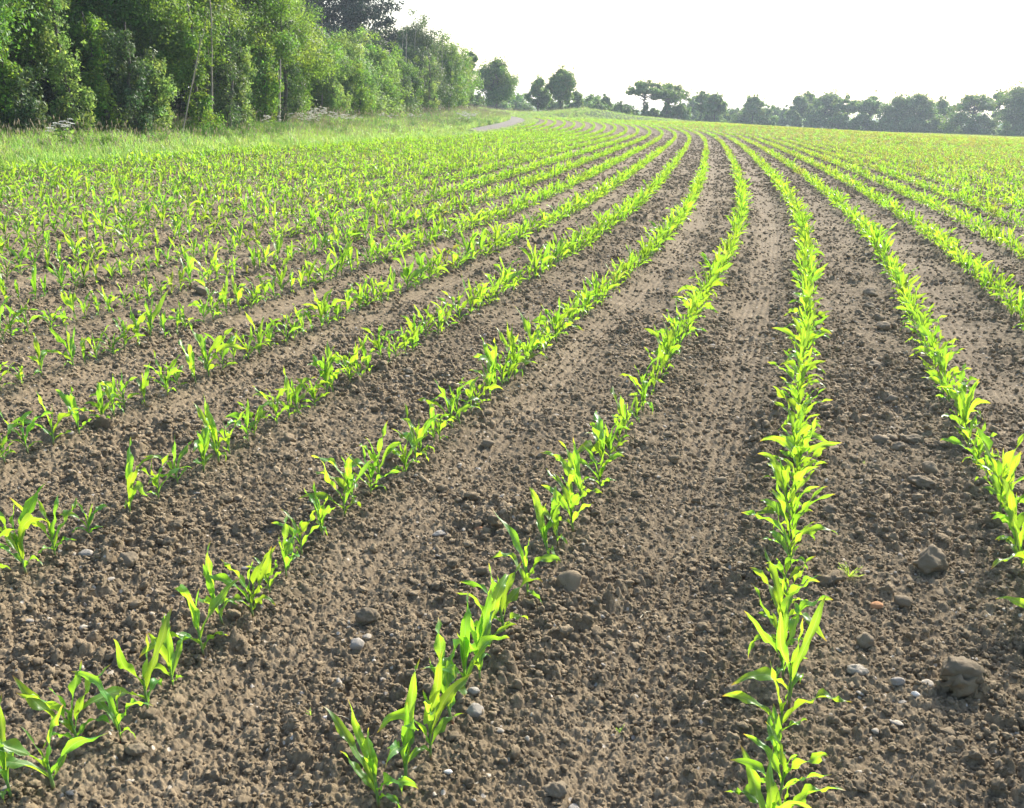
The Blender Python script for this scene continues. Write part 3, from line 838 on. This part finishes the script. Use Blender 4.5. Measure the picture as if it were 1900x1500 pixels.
def verge():
    def band(r0, r1, dens, a0, a1):
        n = int(.5*(r1*r1-r0*r0)*math.radians(a1-a0)*dens)
        rr = np.sqrt(rng.random(n)*(r1*r1-r0*r0)+r0*r0); aa = np.radians(a0+(a1-a0)*rng.random(n))
        return rr*np.sin(aa), rr*np.cos(aa)
    xs = []; ys = []
    for r0, r1, dens, a0, a1 in ((14, 45, 14, -40, -5), (45, 80, 10, -22, 0), (80, 150, 7, -16, 14)):
        x, y = band(r0, r1, dens, a0, a1); xs.append(x); ys.append(y)
    x = np.concatenate(xs); y = np.concatenate(ys)
    q, o = to_row(x, y); e = edge_off(q)-o
    tm = np.interp(q, [44, 52, 62, 75, 95, 150], [1.9, 1.4, 1.5, 1.6, 1.9, 2.2])
    track = (q > 58) & (np.abs(e-tm) < .72)
    k = (e > -.15) & (~track) & (x > HEDGE(y)-2.0) & ((y < far_end(x)) | (y > 0))
    endk = (y > far_end(x)+.3) & (y < far_end(x)+16) & (x < 26)
    k = (k | endk) & ~(in_crop(x, y, q, o))
    x, y, q, e = x[k], y[k], q[k], e[k]; n = len(x)
    big = fbm(x*.22, y*.22, 61, 3); u = rng.random(n)
    v = np.where(u < .45, 0, np.where(u < .75, 1, 3))
    v = np.where(big > .55, np.where(u < .5, 2, 0), v)
    v = np.where(big < .42, np.where(u < .45, 7, 1), v)
    hb = (fbm(x*.5+40, y*.5, 62, 3) > .56) & (e > 2.2) & (y < far_end(x)); v = np.where(hb & (u < .7), np.where(u < .4, 4, 5), v)
    v = np.where((e < 1.0) & (y < 60) & (u < .8), 6, v)
    v = np.where((e < 2.2) & (y < 60) & (u < .45), 2, v)
    v = np.where((y > 85) & (u < .6), np.where(u < .35, 7, 3), v)
    s = .62*rng.uniform(.7, 1.25, n)*(1+.6*sstep(2, 8, e))
    s = np.where(y > 100, s*.85, s)
    s *= np.where((e < 1.6) & (q > 45) & (y < far_end(x)), .45, 1)
    s = np.where((y > far_end(x)) & (x > 8), s*.55, s)
    z = terrain(x, y)
    rot = np.stack([rng.normal(0, .08, n), rng.normal(0, .08, n), rng.random(n)*6.28], 1)
    tag(scatter('verge_grass', np.stack([x, y, z-.01], 1), rot, np.repeat(s[:, None], 3, 1), v, COL_V), 'rough tall grass and herbs on the verge between hedge and maize', None, None, 'stuff')
verge()

def parsley(px, py, Y, k, label):
    r = np.random.default_rng(k); x, _, z = at(px, py, Y)
    x = float(x); z0 = float(terrain(np.array([x]), np.array([float(Y)]))[0])
    H = max(.7, z-z0)
    st = Acc(); fls = []
    for i in range(7):
        th = r.random()*6.28; sp = .12+.33*r.random(); hh = H*(.72+.3*r.random())
        t = np.linspace(0, 1, 6); P = np.stack([math.cos(th)*sp*t**1.5, math.sin(th)*sp*t**1.5, t*hh], 1)
        st.grid(*tube(P, .006*(1-.5*t), 4), wrap=True)
        fl = Acc(); fls.append(fl)
        for u in range(int(r.integers(2, 5))):
            c = P[-1]+np.array([r.normal(0, .07), r.normal(0, .07), r.normal(0, .04)])
            R = .045+.035*r.random()
            fl.grid(*tube(np.stack([P[-1], (P[-1]+c)/2+(0, 0, .005), c]), .004, 4), wrap=True)
            for w in range(9):
                a_ = w*2.4; rr = R*math.sqrt(w/9); q = c+np.array([rr*math.cos(a_), rr*math.sin(a_), -rr*.3])
                an = np.arange(6)/6*6.2832
                G = np.stack([np.stack([q[0]+ra*np.cos(an), q[1]+ra*np.sin(an), q[2]+zz+0*an], 1) for ra, zz in ((.002, -.01), (.019, .0), (.005, .01))])
                fl.grid(G, G[..., :2], wrap=True)
        for w in range(4):
            f = .2+.5*r.random(); G, U = leaf_grid(.22, .09, 0, r.random()*6.28, .6, 1.2, .3, 0, ns=5, nc=3, seed=k*5+w); st.grid(G+np.array([math.cos(th)*sp*f**1.5, math.sin(th)*sp*f**1.5, f*hh]), U)
    root = bpy.data.objects.new('cow_parsley', None); C.objects.link(root); root.location = (x, Y, z0)
    obj('stalks', st.mesh('stalks', [M_HERB]), root); [obj('flower_head', f_.mesh('flower_head', [M_UMB]), root) for f_ in fls]
    tag(root, label, 'cow parsley', 'white cow parsley along the hedge foot')
PL = ['before the dark hedge gap', 'below the pale rounded bush', 'beside the end of the hedge', 'at the foot of the tall left trees']
CP = [(567,206,52),(582,203,54),(596,201,55),(610,204,53),(575,216,49),(628,212,54),(555,213,52),(652,213,58),
      (500,217,46),(120,226,30),(860,208,82),(872,212,84),(884,210,88),(866,216,80),(770,216,70),(720,214,66)]
CP = [(a_, b_, Y_*.86) for a_, b_, Y_ in CP]
for i, (a, b, Y) in enumerate(CP):
    where = PL[0] if a < 622 and a > 540 else (PL[1] if 540 < a < 800 else (PL[2] if a >= 800 else PL[3]))
    same = [c for c in CP if (c[0] < 622 and c[0] > 540) == (a < 622 and a > 540) and (c[0] >= 800) == (a >= 800) and (540 < c[0] < 800) == (540 < a < 800)]
    rank = sorted(same).index((a, b, Y))+1
    parsley(a, b, Y, 300+i, 'white cow parsley %s, %s from the left' % (where, ordinal(rank)))

# ------------------------------------------------------------------ trees
M_BARK = bark_material('grey_bark', (.05, .043, .036), (.13, .112, .092))
M_BARKP = bark_material('pale_dead_wood', (.25, .21, .17), (.42, .37, .31))
def crown_mat(name, col, tr, tm=.38): return leafy(name, col, tr, tm, var=.42, hue=.035, attr='tone', rough=.5, spec=.18)
M_HAW = crown_mat('hawthorn_leaves', (.105, .195, .033), (.30, .49, .045), .38)
M_ELM = crown_mat('elm_leaves', (.075, .145, .030), (.22, .38, .04), .35)
M_IVY = crown_mat('ivy_leaves', (.075, .12, .055), (.14, .24, .05), .28)
M_SHADE = crown_mat('painted_shade_leaves', (.042, .072, .026), (.07, .125, .025), .3)  # shade of the hedge hollows put into the leaf colour
M_WIL = crown_mat('willow_leaves', (.14, .22, .075), (.32, .48, .09), .45)
M_OAK = crown_mat('oak_leaves', (.09, .15, .042), (.22, .36, .055), .42)
M_PINE = crown_mat('pine_needles', (.022, .045, .024), (.03, .06, .024), .2)
M_PALE2 = crown_mat('pale_bush_leaves', (.10, .17, .055), (.22, .34, .07), .4)

def limb(acc, p0, p1, r0, r1, r, wig=.12, n=7, nr=7):
    t = np.linspace(0, 1, n)[:, None]; L = np.linalg.norm(p1-p0)
    P = p0+(p1-p0)*t; w = np.cumsum(r.normal(0, wig*L/n, (n, 3)), 0); w -= t*w[-1]; P = P+w*(1, 1, .4)
    acc.grid(*tube(P, (r0+(r1-r0)*t[:, 0]), nr), wrap=True)
    return P
def leaves(r, centers, radii, n, size, shell=.55, squash=.8, droop=0., flat=.5):
    """n leaf faces spread through clumps; returns verts, quads, tone"""
    w = (radii**2.2); w = w/w.sum(); ci = r.choice(len(centers), n, p=w)
    d = r.normal(size=(n, 3)); d /= np.linalg.norm(d, axis=1)[:, None]
    rad = (shell+(1-shell)*r.random(n)**.7)*(1+.18*r.normal(size=n)*(r.random(n) < .3))
    P = centers[ci]+d*(radii[ci]*rad)[:, None]*np.array([1, 1, squash])
    P[:, 2] -= droop*radii[ci]*np.abs(r.normal(size=n))*.3
    nrm = d*1.0+r.normal(size=(n, 3))*.55+np.array([0, 0, flat]); nrm /= np.linalg.norm(nrm, axis=1)[:, None]
    a = np.cross(nrm, r.normal(size=(n, 3))); a /= np.linalg.norm(a, axis=1)[:, None]; b = np.cross(nrm, a)
    s = size*(.6+.8*r.random(n))[:, None]
    V = np.stack([P-a*s, P-b*s*.55+nrm*s*.12, P+a*s, P+b*s*.55+nrm*s*.12], 1).reshape(-1, 3)
    F = np.arange(4*n).reshape(n, 4)
    tone = np.repeat(np.clip(hsh(ci, ci*0, 5)*.75+.25*r.random(n), 0, 1), 4)
    return V, F, tone
def crown_object(name, parts, mat, parent):
    V = []; F = []; T = []; n = 0
    for v, f, t in parts: V.append(v); F.append(f+n); T.append(t); n += len(v)
    return obj(name, np_mesh(name, np.concatenate(V), np.concatenate(F), mats=[mat], attrs={'tone': np.concatenate(T)}), parent)

def tree(name, x, y, H, W, label, cat, group, mat=None, seed=0, kind='round', base=.25, nleaf=9000, leaf=.06, trunk=None, ivy=0, lean=0., depth=None, cr=.17, nclump=26, twigs=0, D=None, z0=None):
    """kinds: round, umbrella, column, bush, pine. H,W in metres; base = crown bottom as share of H"""
    r = np.random.default_rng(seed); D = D or W
    if z0 is None: z0 = float(terrain(np.array([float(x)]), np.array([float(y)]))[0])
    root = bpy.data.objects.new(name, None); C.objects.link(root); root.location = (x, y, z0-.05)
    tag(root, label, cat, group)
    tr = trunk or max(.05, H*.022)
    cb = base*H; ch = H-cb
    # clump centres inside the envelope
    cs = []; rd = []
    tries = 0
    while len(cs) < nclump and tries < 4000:
        tries += 1
        u = r.random(); th = r.random()*6.283; q = math.sqrt(r.random())
        if kind == 'round': env = math.sin(math.pi*min(.97, .10+.86*u))**.7
        elif kind == 'umbrella': env = (.35+.65*math.sin(math.pi*min(1, .2+.6*u))) * (1.0 if u < .75 else .75)
        elif kind == 'column': env = .75+.35*math.sin(u*9+seed) if u < .85 else .6
        elif kind == 'bush': env = math.sqrt(max(.05, 1-u**2))
        else: env = 1.05-.85*u
        if kind in ('round', 'bush', 'umbrella') and q < .45 and r.random() < .6: continue
        rr = min(W, D)*(cr if kind != 'pine' else .11)*(.6+.75*r.random())
        if kind == 'umbrella': rr *= .85
        ex = W*.5*env-rr*.7; ey = D*.5*env-rr*.7
        c = np.array([q*max(ex, 0)*math.cos(th)+lean*u*H, q*max(ey, 0)*math.sin(th), cb+ch*(u*.93+.03)])
        if kind == 'umbrella':   # domed top
            c[2] = cb+ch*(.25+.68*(1-(q*.95)**2)*(.65+.35*r.random()))*(1 if r.random() < .75 else .6)
        cs.append(c); rd.append(rr)
    cs = np.array(cs); rd = np.array(rd)
    rd *= (1+.25*r.normal(size=len(rd))).clip(.6, 1.5)
    # trunk and limbs
    a = Acc()
    th_ = cb+ch*(.35 if kind != 'umbrella' else .15)
    nst = 1 if kind not in ('bush', 'column') else (3 if kind == 'bush' else 2)
    tops = []
    for i in range(nst):
        off = np.array([r.normal(0, .12), r.normal(0, .12), 0])*(nst > 1)
        topp = np.array([lean*th_+off[0]*2.5, off[1]*2.5, th_ if kind != 'pine' else H*.95])
        P = limb(a, off, topp, tr*(1 if nst == 1 else .7), tr*(.55 if name == 'field_tree' else .2), r, .16, 9, 9); tops.append(P)
    for i in range(0, len(cs), 1 if kind != 'bush' else 2):
        P = tops[i % nst]; c = cs[i]
        j = min(len(P)-1, max(2, int((c[2]-.35*np.hypot(c[0], c[1])-0)/max(.1, P[-1][2])*(len(P)-1))))
        limb(a, P[j], c, tr*.32, tr*.08, r, .10, 5, 5)
    obj('trunk', a.mesh('trunk', [M_BARK]), root)
    parts = [leaves(r, cs, rd, nleaf, leaf, .35 if kind != 'pine' else .2, .75 if kind != 'umbrella' else .6, flat=.5)]
    # loose outer sprays break the outline
    k = max(6, nclump)
    pick = r.integers(0, len(cs), k*2); cen = np.array([lean*H*.5, 0, cb+ch*.45])
    dv = cs[pick]-cen; dv /= np.linalg.norm(dv, axis=1)[:, None]+1e-6
    dv = dv + r.normal(0, .35, dv.shape) + (0, 0, .25)
    sc = cs[pick]+dv*rd[pick][:, None]*.8
    parts.append(leaves(r, sc, rd[pick]*.38, nleaf//(5 if name != 'field_tree' else 14), leaf*.9, .1, 1.0))
    crown_object('crown', parts, mat or M_OAK, root)
    if ivy:
        n = int(ivy); hh = r.random(n)**1.1*th_*1.0; an = r.random(n)*6.283; rr = tr*1.2+.10+.20*r.random(n)*(1+.6*np.sin(hh*3+seed))
        rr = rr*max(.7, H/7)
        c = np.stack([rr*np.cos(an)+lean*hh, rr*np.sin(an), hh], 1)
        crown_object('ivy', [leaves(r, c, np.full(n, .12), n*5, leaf*.8, .3, 1.2)], M_IVY, root)
    return root

GH = 'trees and bushes of the left boundary hedge'
MATS = {'haw': M_HAW, 'elm': M_ELM, 'ivy': M_IVY, 'wil': M_WIL}
# px of the axis, how far beyond the camera, top px row (or height), width in m, kind...
HEDGE_TREES = [
 (-190, 25, 7.0, 4.6, 'round', 'elm', .18, 'broad tree at the far left, mostly outside the picture'),
 (20, 30, 8.2, 4.2, 'round', 'elm', .28, 'tall leafy tree at the left edge with a pale bare trunk'),
 (120, 33, 8.6, 4.0, 'round', 'haw', .33, 'overhanging tree with dark hollow below, second from the left edge'),
 (215, 34.5, 8.8, 4.0, 'round', 'elm', .29, 'tall tree over the two leaning ivy trunks'),
 (300, 36, 8.2, 3.9, 'round', 'haw', .26, 'bright green tree left of the bare white stemmed one'),
 (392, 39, 9.6, 3.9, 'round', 'elm', .28, 'tall tree with a bare pale stem running up through it'),
 (465, 42, 8.6, 3.6, 'round', 'haw', .20, 'yellow green tree right of the bare pale stem'),
 (520, 47, 5.9, 3.8, 'round', 'haw', .16, 'light green tree reaching the top of the picture beside the pine'),
 (575, 54, 4.6, 3.4, 'round', 'elm', .24, 'lower tree above the dark gap with white flowers in front'),
 (640, 60, 3.9, 3.6, 'bush', 'wil', .06, 'pale rounded bush in front of the dark pine'),
 (690, 66, 4.0, 3.6, 'bush', 'haw', .05, 'green bush just right of the pale rounded bush'),
 (735, 73, 4.2, 3.6, 'bush', 'elm', .08, 'darker bush under the bare grey twigs'),
 (775, 82, 6.4, 4.4, 'round', 'ivy', .10, 'dull green ivy covered tree with dead twigs on top'),
 (815, 92, 6.0, 4.2, 'round', 'elm', .08, 'upright tree near the right end of the hedge'),
 (846, 103, 5.5, 4.2, 'column', 'haw', .04, 'last bright leafy tree at the right end of the hedge'),
]
for i, (px, Y, H, W, kind, mt, base, lab) in enumerate(HEDGE_TREES):
    x = at(px, 200, Y)[0]
    near_ = Y < 60
    W *= 1.3
    tree('hedge_bush' if kind == 'bush' else 'hedge_tree', x, Y, H, W, lab, 'bush' if kind == 'bush' else 'tree', GH, MATS[mt], 40+i, kind, base,
         nleaf=64000 if near_ else 30000, leaf=.052 if near_ else .075, ivy=260 if kind == 'round' else 160, nclump=70, D=W*1.3, trunk=.07)
# a second rank behind closes the hedge
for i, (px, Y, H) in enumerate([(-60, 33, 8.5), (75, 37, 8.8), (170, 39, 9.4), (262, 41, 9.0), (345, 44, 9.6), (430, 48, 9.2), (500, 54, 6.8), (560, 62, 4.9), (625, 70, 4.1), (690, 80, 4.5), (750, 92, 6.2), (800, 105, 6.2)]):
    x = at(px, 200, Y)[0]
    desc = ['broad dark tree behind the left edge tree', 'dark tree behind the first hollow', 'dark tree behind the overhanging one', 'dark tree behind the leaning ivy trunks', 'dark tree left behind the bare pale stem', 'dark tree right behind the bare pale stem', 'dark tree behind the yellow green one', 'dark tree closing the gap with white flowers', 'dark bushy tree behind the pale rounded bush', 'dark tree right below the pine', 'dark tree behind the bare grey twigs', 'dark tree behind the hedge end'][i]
    tree('woodland_tree', x, Y, H, 6.6, desc, 'tree', 'second rank of trees behind the hedge', M_SHADE, 80+i, 'bush', .02, nleaf=26000, leaf=.085, nclump=70, trunk=.10)
# ivy clad trunks and tall climbing stems along the hedge foot
def ivy_post(px, Y, H, w, lean, seed, label):
    r = np.random.default_rng(seed); x = at(px, 215, Y)[0]; z0 = float(terrain(np.array([x]), np.array([float(Y)]))[0])
    root = bpy.data.objects.new('ivy_clad_trunk', None); C.objects.link(root); root.location = (x, Y, z0-.05)
    a = Acc(); P = limb(a, np.zeros(3), np.array([lean*H, 0, H*.98]), .09, .02, r, .12, 9, 8); obj('trunk', a.mesh('trunk', [M_BARK]), root)
    n = 90; t = r.random(n)**.9; j = (t*(len(P)-1)).astype(int)
    c = P[j]+r.normal(0, 1, (n, 3))*np.array([w*.24, w*.24, .12])*(1.25-.35*t)[:, None]
    crown_object('ivy', [leaves(r, c, np.full(n, .2)*(1.2-.4*t)*r.uniform(.5, 1.5, n), 5600, .05, .2, 1.3, flat=.2)], [M_IVY, M_WIL, M_HAW][seed % 3], root)
    tag(root, label, 'ivy trunk', 'ivy clad trunks along the hedge')
for i, (px, Y, H, w, le, lab) in enumerate([
 (8, 27.5, 3.2, .5, .02, 'pale trunk at the extreme left edge wrapped in sparse ivy'),
 (38, 27.8, 2.0, 1.0, .0, 'low mound of ivy left of the first dark hollow'),
 (140, 29.5, 3.0, .9, -.10, 'leaning ivy trunk right of the first dark hollow'),
 (205, 31, 3.1, .8, -.16, 'leaning ivy trunk between the two dark hollows'),
 (245, 31.5, 2.8, .9, .0, 'upright ivy trunk right of the second dark hollow'),
 (285, 32.5, 2.6, .9, .04, 'broad ivy stem left of the bare leaning branch'),
 (372, 34.5, 3.0, .9, -.05, 'bright ivy column left of the bare pale stem'),
 (428, 36.5, 3.4, 1.0, .03, 'ivy column right of the bare pale stem'),
 (452, 38, 2.6, .7, .0, 'shorter ivy column next to a thin bare trunk'),
 (494, 41, 3.6, .9, .02, 'ivy column beside the dark trunk near the pine'),
 (528, 43.5, 3.4, .9, .0, 'ivy column left of the gap with white flowers'),
 (622, 53, 3.4, 1.2, .0, 'ivy column right of the gap with white flowers'),
 (668, 57, 3.0, 1.2, .0, 'ivy column below the green bush'),
 (748, 68, 3.2, 1.3, .0, 'ivy column below the bare grey twigs'),
 (795, 79, 3.4, 1.4, .0, 'ivy column near the right end of the hedge'),
 (832, 90, 4.2, 1.6, .0, 'tall ivy column just before the hedge end')]):
    ivy_post(px, Y, H*[1.25, 1.0, 1.45, 1.2][i % 4], w*[.95, 1.25, 1.05][i % 3], le, 200+i, lab)
# bare stems
def bare_stem(px0, py0, px1, py1, Y, r0, label, seed, nb=3):
    r = np.random.default_rng(seed); p0 = np.array(at(px0, py0, Y)); p1 = np.array(at(px1, py1, Y)); z0 = float(terrain(p0[:1], p0[1:2])[0])
    base = np.array([p0[0], p0[1], z0]); a = Acc()
    P = limb(a, np.zeros(3), p1-base, r0, r0*.35, r, .035, 10, 7)
    for k in range(nb):
        j = int(r.integers(4, 9)); L = .5+.9*r.random()
        limb(a, P[j], P[j]+np.array([r.normal(0, .35), r.normal(0, .3), L]), r0*.35, r0*.1, r, .08, 6, 5)
    o = obj('bare_stem', a.mesh('bare_stem', [M_BARKP]), None, base); tag(o, label, 'bare stem', 'bare dead stems in the hedge')
bare_stem(391, 205, 389, -30, 35.0, .045, 'long bare pale stem rising out of the hedge to the top edge', 1, 2)
bare_stem(334, 215, 372, 70, 32.8, .028, 'bare curved branch leaning right beside the bright ivy column', 2, 2)
bare_stem(516, 210, 520, 110, 41, .07, 'dark bare trunk between two ivy columns', 3, 1)
bare_stem(598, 190, 597, 30, 53, .05, 'thin white snag standing against the pine', 4, 2)
for i, (a_, b_, h_) in enumerate([(740, 748, 60), (752, 755, 30), (762, 772, 45), (784, 788, 25), (800, 806, 40), (818, 820, 48), (835, 838, 85)]):
    bare_stem(a_, 170, b_, h_, 74+i*3, .04, 'thin grey dead twig above the hedge, %s from the left of seven' % ordinal(i+1), 20+i, 4)

# the two pines behind the hedge
x = at(652, 200, 92)[0]
tree('pine_tree', x, 92, 15.2, 12.0, 'big dark pine standing behind the hedge at the top edge', 'tree', None, M_PINE, 7, 'pine', .36, 42000, .13, nclump=110, trunk=.3)
x = at(553, 200, 95)[0]
tree('pine_tree', x, 95, 15.5, 6.5, 'narrower pine left of the big one, seen through gaps', 'tree', None, M_PINE, 8, 'pine', .48, 16000, .13, nclump=50, trunk=.25)

# ---- trees at the far end: (px centre, width px, top py, bottom-of-crown py, distance, kind, material, label)
def far_tree(i, px, wpx, top, cbot, Y, kind, mat, label, cat='tree', nleaf=5000, nclump=30, ivy=0, name='field_tree', group='trees beyond the end of the field', lean=0.):
    x, _, zt = at(px, top, Y); z0 = float(terrain(np.array([x]), np.array([float(Y)]))[0])
    H = zt-z0; zb = at(px, cbot, Y)[2]-z0; W = 1.12*wpx*Y/1928.0
    leaf = .0009*Y; um = kind == 'umbrella'; nleaf = int(nleaf*(1.25 if um else 2.0)); nclump = int(nclump*(1.15 if um else 2.0))
    tree(name, x, Y, H, W, label, cat, group, mat, 300+i, kind, (.03 if kind == 'bush' else max(.03, zb/H)), nleaf, leaf, ivy=ivy, nclump=nclump, cr=.10 if um else .13, trunk=max(.12, H*.028), lean=lean)
FT = [
 (873, 40, 96, 185, 112, 'column', M_ELM, 'thin open tree at the very end of the left hedge', 2600, 16, 0),
 (921, 82, 114, 186, 135, 'round', M_ELM, 'lone round headed tree right of the hedge end', 9000, 44, 0),
 (1000, 46, 148, 200, 150, 'round', M_OAK, 'smaller dark tree left of the tall ivy trunked one', 5000, 28, 0),
 (1043, 52, 130, 182, 146, 'round', M_ELM, 'tall round topped tree with thick ivy on its trunk', 7000, 34, 260),
 (1068, 44, 172, 206, 160, 'bush', M_ELM, 'bushy green tree right of the ivy trunked tree', 3500, 18, 0),
 (1199, 70, 144, 182, 165, 'umbrella', M_OAK, 'umbrella topped tree on a slim dark trunk', 5200, 36, 60),
 (1242, 84, 150, 192, 168, 'umbrella', M_OAK, 'spreading flat topped tree touching the umbrella topped one', 7000, 46, 120),
 (1305, 34, 168, 206, 185, 'round', M_OAK, 'left tree of the pair right of the umbrella trees', 3800, 22, 60),
 (1329, 40, 178, 212, 178, 'round', M_OAK, 'right tree of the pair right of the umbrella trees', 4200, 26, 0),
 (1399, 44, 181, 214, 195, 'round', M_OAK, 'isolated dark tree on the low hedge line', 3800, 20, 40),
 (1483, 44, 182, 222, 205, 'round', M_OAK, 'leftmost tree of the right hand wood', 4200, 24, 0),
 (1504, 38, 172, 220, 208, 'round', M_OAK, 'pointed tree at the left end of the right wood', 4000, 24, 0),
 (1535, 62, 175, 222, 200, 'round', M_OAK, 'wide dense tree left of the first open topped tree', 5500, 30, 0),
 (1575, 62, 169, 214, 196, 'umbrella', M_OAK, 'first open topped tree of the right wood', 5000, 34, 40),
 (1618, 66, 175, 218, 192, 'umbrella', M_OAK, 'second open topped tree of the right wood', 5200, 36, 40),
 (1668, 56, 185, 226, 188, 'round', M_OAK, 'low rounded tree in the middle of the right wood', 5000, 28, 0),
 (1708, 58, 178, 226, 186, 'round', M_OAK, 'taller rounded tree right of the low one', 5200, 30, 0),
 (1752, 46, 189, 230, 190, 'round', M_ELM, 'pale small tree in the dip of the right wood', 3800, 22, 0),
 (1813, 74, 164, 214, 180, 'umbrella', M_OAK, 'tall open topped tree near the right edge', 6500, 42, 60),
 (1858, 30, 170, 222, 184, 'column', M_PALE2, 'narrow pale tree left of the right edge tree', 2600, 14, 0),
 (1893, 84, 166, 226, 174, 'round', M_OAK, 'big dark tree cut by the right edge', 7500, 40, 0),
 (1970, 90, 160, 226, 170, 'round', M_OAK, 'dark tree just beyond the right edge', 4500, 30, 0),
]
for i, (px, w, t, cb, Y, kind, mat, lab, nl, nc, iv) in enumerate(FT):
    far_tree(i, px, w, t, cb, Y, kind, mat, lab, nleaf=nl, nclump=nc, ivy=iv)
FB = [ # bushes and hedge pieces
 (868, 40, 184, 128, M_OAK, 'small dark bush tight against the hedge end'),
 (883, 44, 176, 150, M_OAK, 'dark low bush behind the lone tree on its left'),
 (925, 60, 186, 190, M_OAK, 'low dark bush behind the lone tree trunk'),
 (958, 66, 175, 200, M_ELM, 'domed green bush between the lone tree and the next'),
 (1020, 40, 186, 175, M_OAK, 'dark bush between the two trees before the mound'),
 (1098, 60, 182, 175, M_ELM, 'dark green bush left of the pale domed one'),
 (1123, 36, 184, 168, M_PALE2, 'pale domed bush above the grassy mound'),
 (1112, 44, 194, 160, M_OAK, 'low dark bush in front of the pale domed one'),
 (1150, 56, 200, 162, M_OAK, 'low hedge bush right of the mound'),
 (1165, 40, 204, 158, M_OAK, 'small dark bush left of the umbrella tree'),
 (1199, 20, 196, 163, M_OAK, 'round ivy bush on the umbrella tree foot'),
 (1214, 26, 203, 172, M_PALE2, 'pale round bush behind the umbrella tree foot'),
 (1237, 28, 196, 166, M_ELM, 'leafy bush under the flat topped tree'),
 (1262, 50, 196, 168, M_OAK, 'dark bush right of the flat topped tree trunk'),
 (1288, 46, 190, 215, M_OAK, 'hazy bush between the flat topped tree and the pair'),
 (1320, 60, 206, 190, M_OAK, 'hazy low bush behind the pair of trees'),
 (1356, 50, 206, 210, M_ELM, 'low bush right of the pair of trees'),
 (1385, 60, 210, 205, M_OAK, 'hazy low hedge left under the isolated tree'),
 (1420, 50, 203, 200, M_ELM, 'bush right of the isolated tree'),
 (1442, 40, 202, 235, M_OAK, 'first blue hazy bush before the right wood'),
 (1458, 36, 206, 225, M_PALE2, 'second blue hazy bush before the right wood'),
 (1479, 22, 208, 200, M_ELM, 'small round bush at the left foot of the right wood'),
 (1515, 50, 214, 196, M_PALE2, 'low brambles under the pointed tree'),
 (1560, 60, 216, 192, M_OAK, 'undergrowth under the first open topped tree'),
 (1605, 60, 216, 190, M_ELM, 'undergrowth under the second open topped tree'),
 (1650, 60, 220, 186, M_OAK, 'undergrowth under the low rounded tree'),
 (1695, 60, 220, 184, M_PALE2, 'paler undergrowth under the taller rounded tree'),
 (1740, 60, 222, 184, M_OAK, 'undergrowth under the pale small tree'),
 (1785, 70, 212, 178, M_ELM, 'leafy undergrowth left under the tall open topped tree'),
 (1828, 60, 216, 176, M_PALE2, 'leafy undergrowth right under the tall open topped tree'),
 (1868, 30, 232, 168, M_HAW, 'small bright bush in front of the wood near the right edge'),
 (1905, 70, 222, 172, M_OAK, 'undergrowth at the right edge of the picture'),
]
for i, (px, w, t, Y, mat, lab) in enumerate(FB):
    far_tree(100+i, px, w, t, 229 if px < 1500 else 236, Y, 'bush', mat, lab, 'bush', 2600, 16, 0, 'field_bush', 'bushes beyond the end of the field')
# far-off woods that read as a mass
def far_wood(pts, seed, label, n=9000):
    """pts: (px, top py, distance)"""
    r = np.random.default_rng(seed); cs = []; rd = []
    for (p0, t0, y0), (p1, t1, y1) in zip(pts[:-1], pts[1:]):
        m = max(3, int(abs(p1-p0)/5))
        for k in range(m):
            f = (k+r.random())/m; px = p0+(p1-p0)*f; Y = (y0+(y1-y0)*f)+r.normal(0, 5)
            x, _, z = at(px, (t0+(t1-t0)*f)+r.normal(0, 1.5), Y); g = -2.0
            rad = .0085*Y*(.7+.6*r.random())
            zz = z-rad*.75
            while zz > g-rad:
                cs.append((x+r.normal(0, rad*.3), Y+r.normal(0, 2), zz)); rd.append(rad); zz -= rad*1.0; rad *= 1.05
    cs = np.array(cs); rd = np.array(rd)
    v, f, t = leaves(r, cs, rd, n, .0011*pts[0][2], .45, .85)
    o = obj('distant_wood', np_mesh('distant_wood', v, f, mats=[M_OAK], attrs={'tone': t})); tag(o, label, None, None, 'stuff')
far_wood([(860, 200, 330), (930, 192, 330), (1000, 196, 330), (1060, 178, 320), (1100, 176, 320), (1112, 190, 320)], 1, 'pale hazy wood far behind the trees left of centre', 8000)
far_wood([(1110, 190, 400), (1150, 192, 400), (1190, 200, 420), (1250, 204, 420), (1300, 206, 420), (1350, 204, 400), (1400, 206, 400), (1470, 208, 380)], 2, 'blue hazy wood on the horizon behind the umbrella trees', 12000)
far_wood([(1460, 205, 260), (1500, 196, 255), (1600, 200, 250), (1700, 204, 245), (1760, 200, 240), (1850, 200, 235), (1990, 196, 230)], 3, 'dense blue wood behind the right hand trees', 16000)

# ------------------------------------------------------------------ air
def haze():
    import bmesh
    me = bpy.data.meshes.new('haze'); bm = bmesh.new(); bmesh.ops.create_cube(bm, size=1)
    for v in bm.verts: v.co = Vector((v.co.x*3400, v.co.y*3400, -2.6 if v.co.z < 0 else 22.0))
    bm.to_mesh(me); bm.free()
    m = bpy.data.materials.new('haze'); m.use_nodes = True; n = m.node_tree.nodes; n.clear()
    out = n.new('ShaderNodeOutputMaterial'); pv = n.new('ShaderNodeVolumePrincipled')
    pv.inputs['Color'].default_value = (.70, .84, 1.0, 1); pv.inputs['Density'].default_value = .0005; pv.inputs['Anisotropy'].default_value = .35
    m.node_tree.links.new(pv.outputs[0], out.inputs['Volume'])
    me.materials.append(m); tag(obj('haze', me), 'pale summer haze over the field', None, None, 'stuff')
haze()
print('clods', NCL, 'far clumps', NFAR, 'near plants', len(near), 'max near dist', float(dist[near].max()))
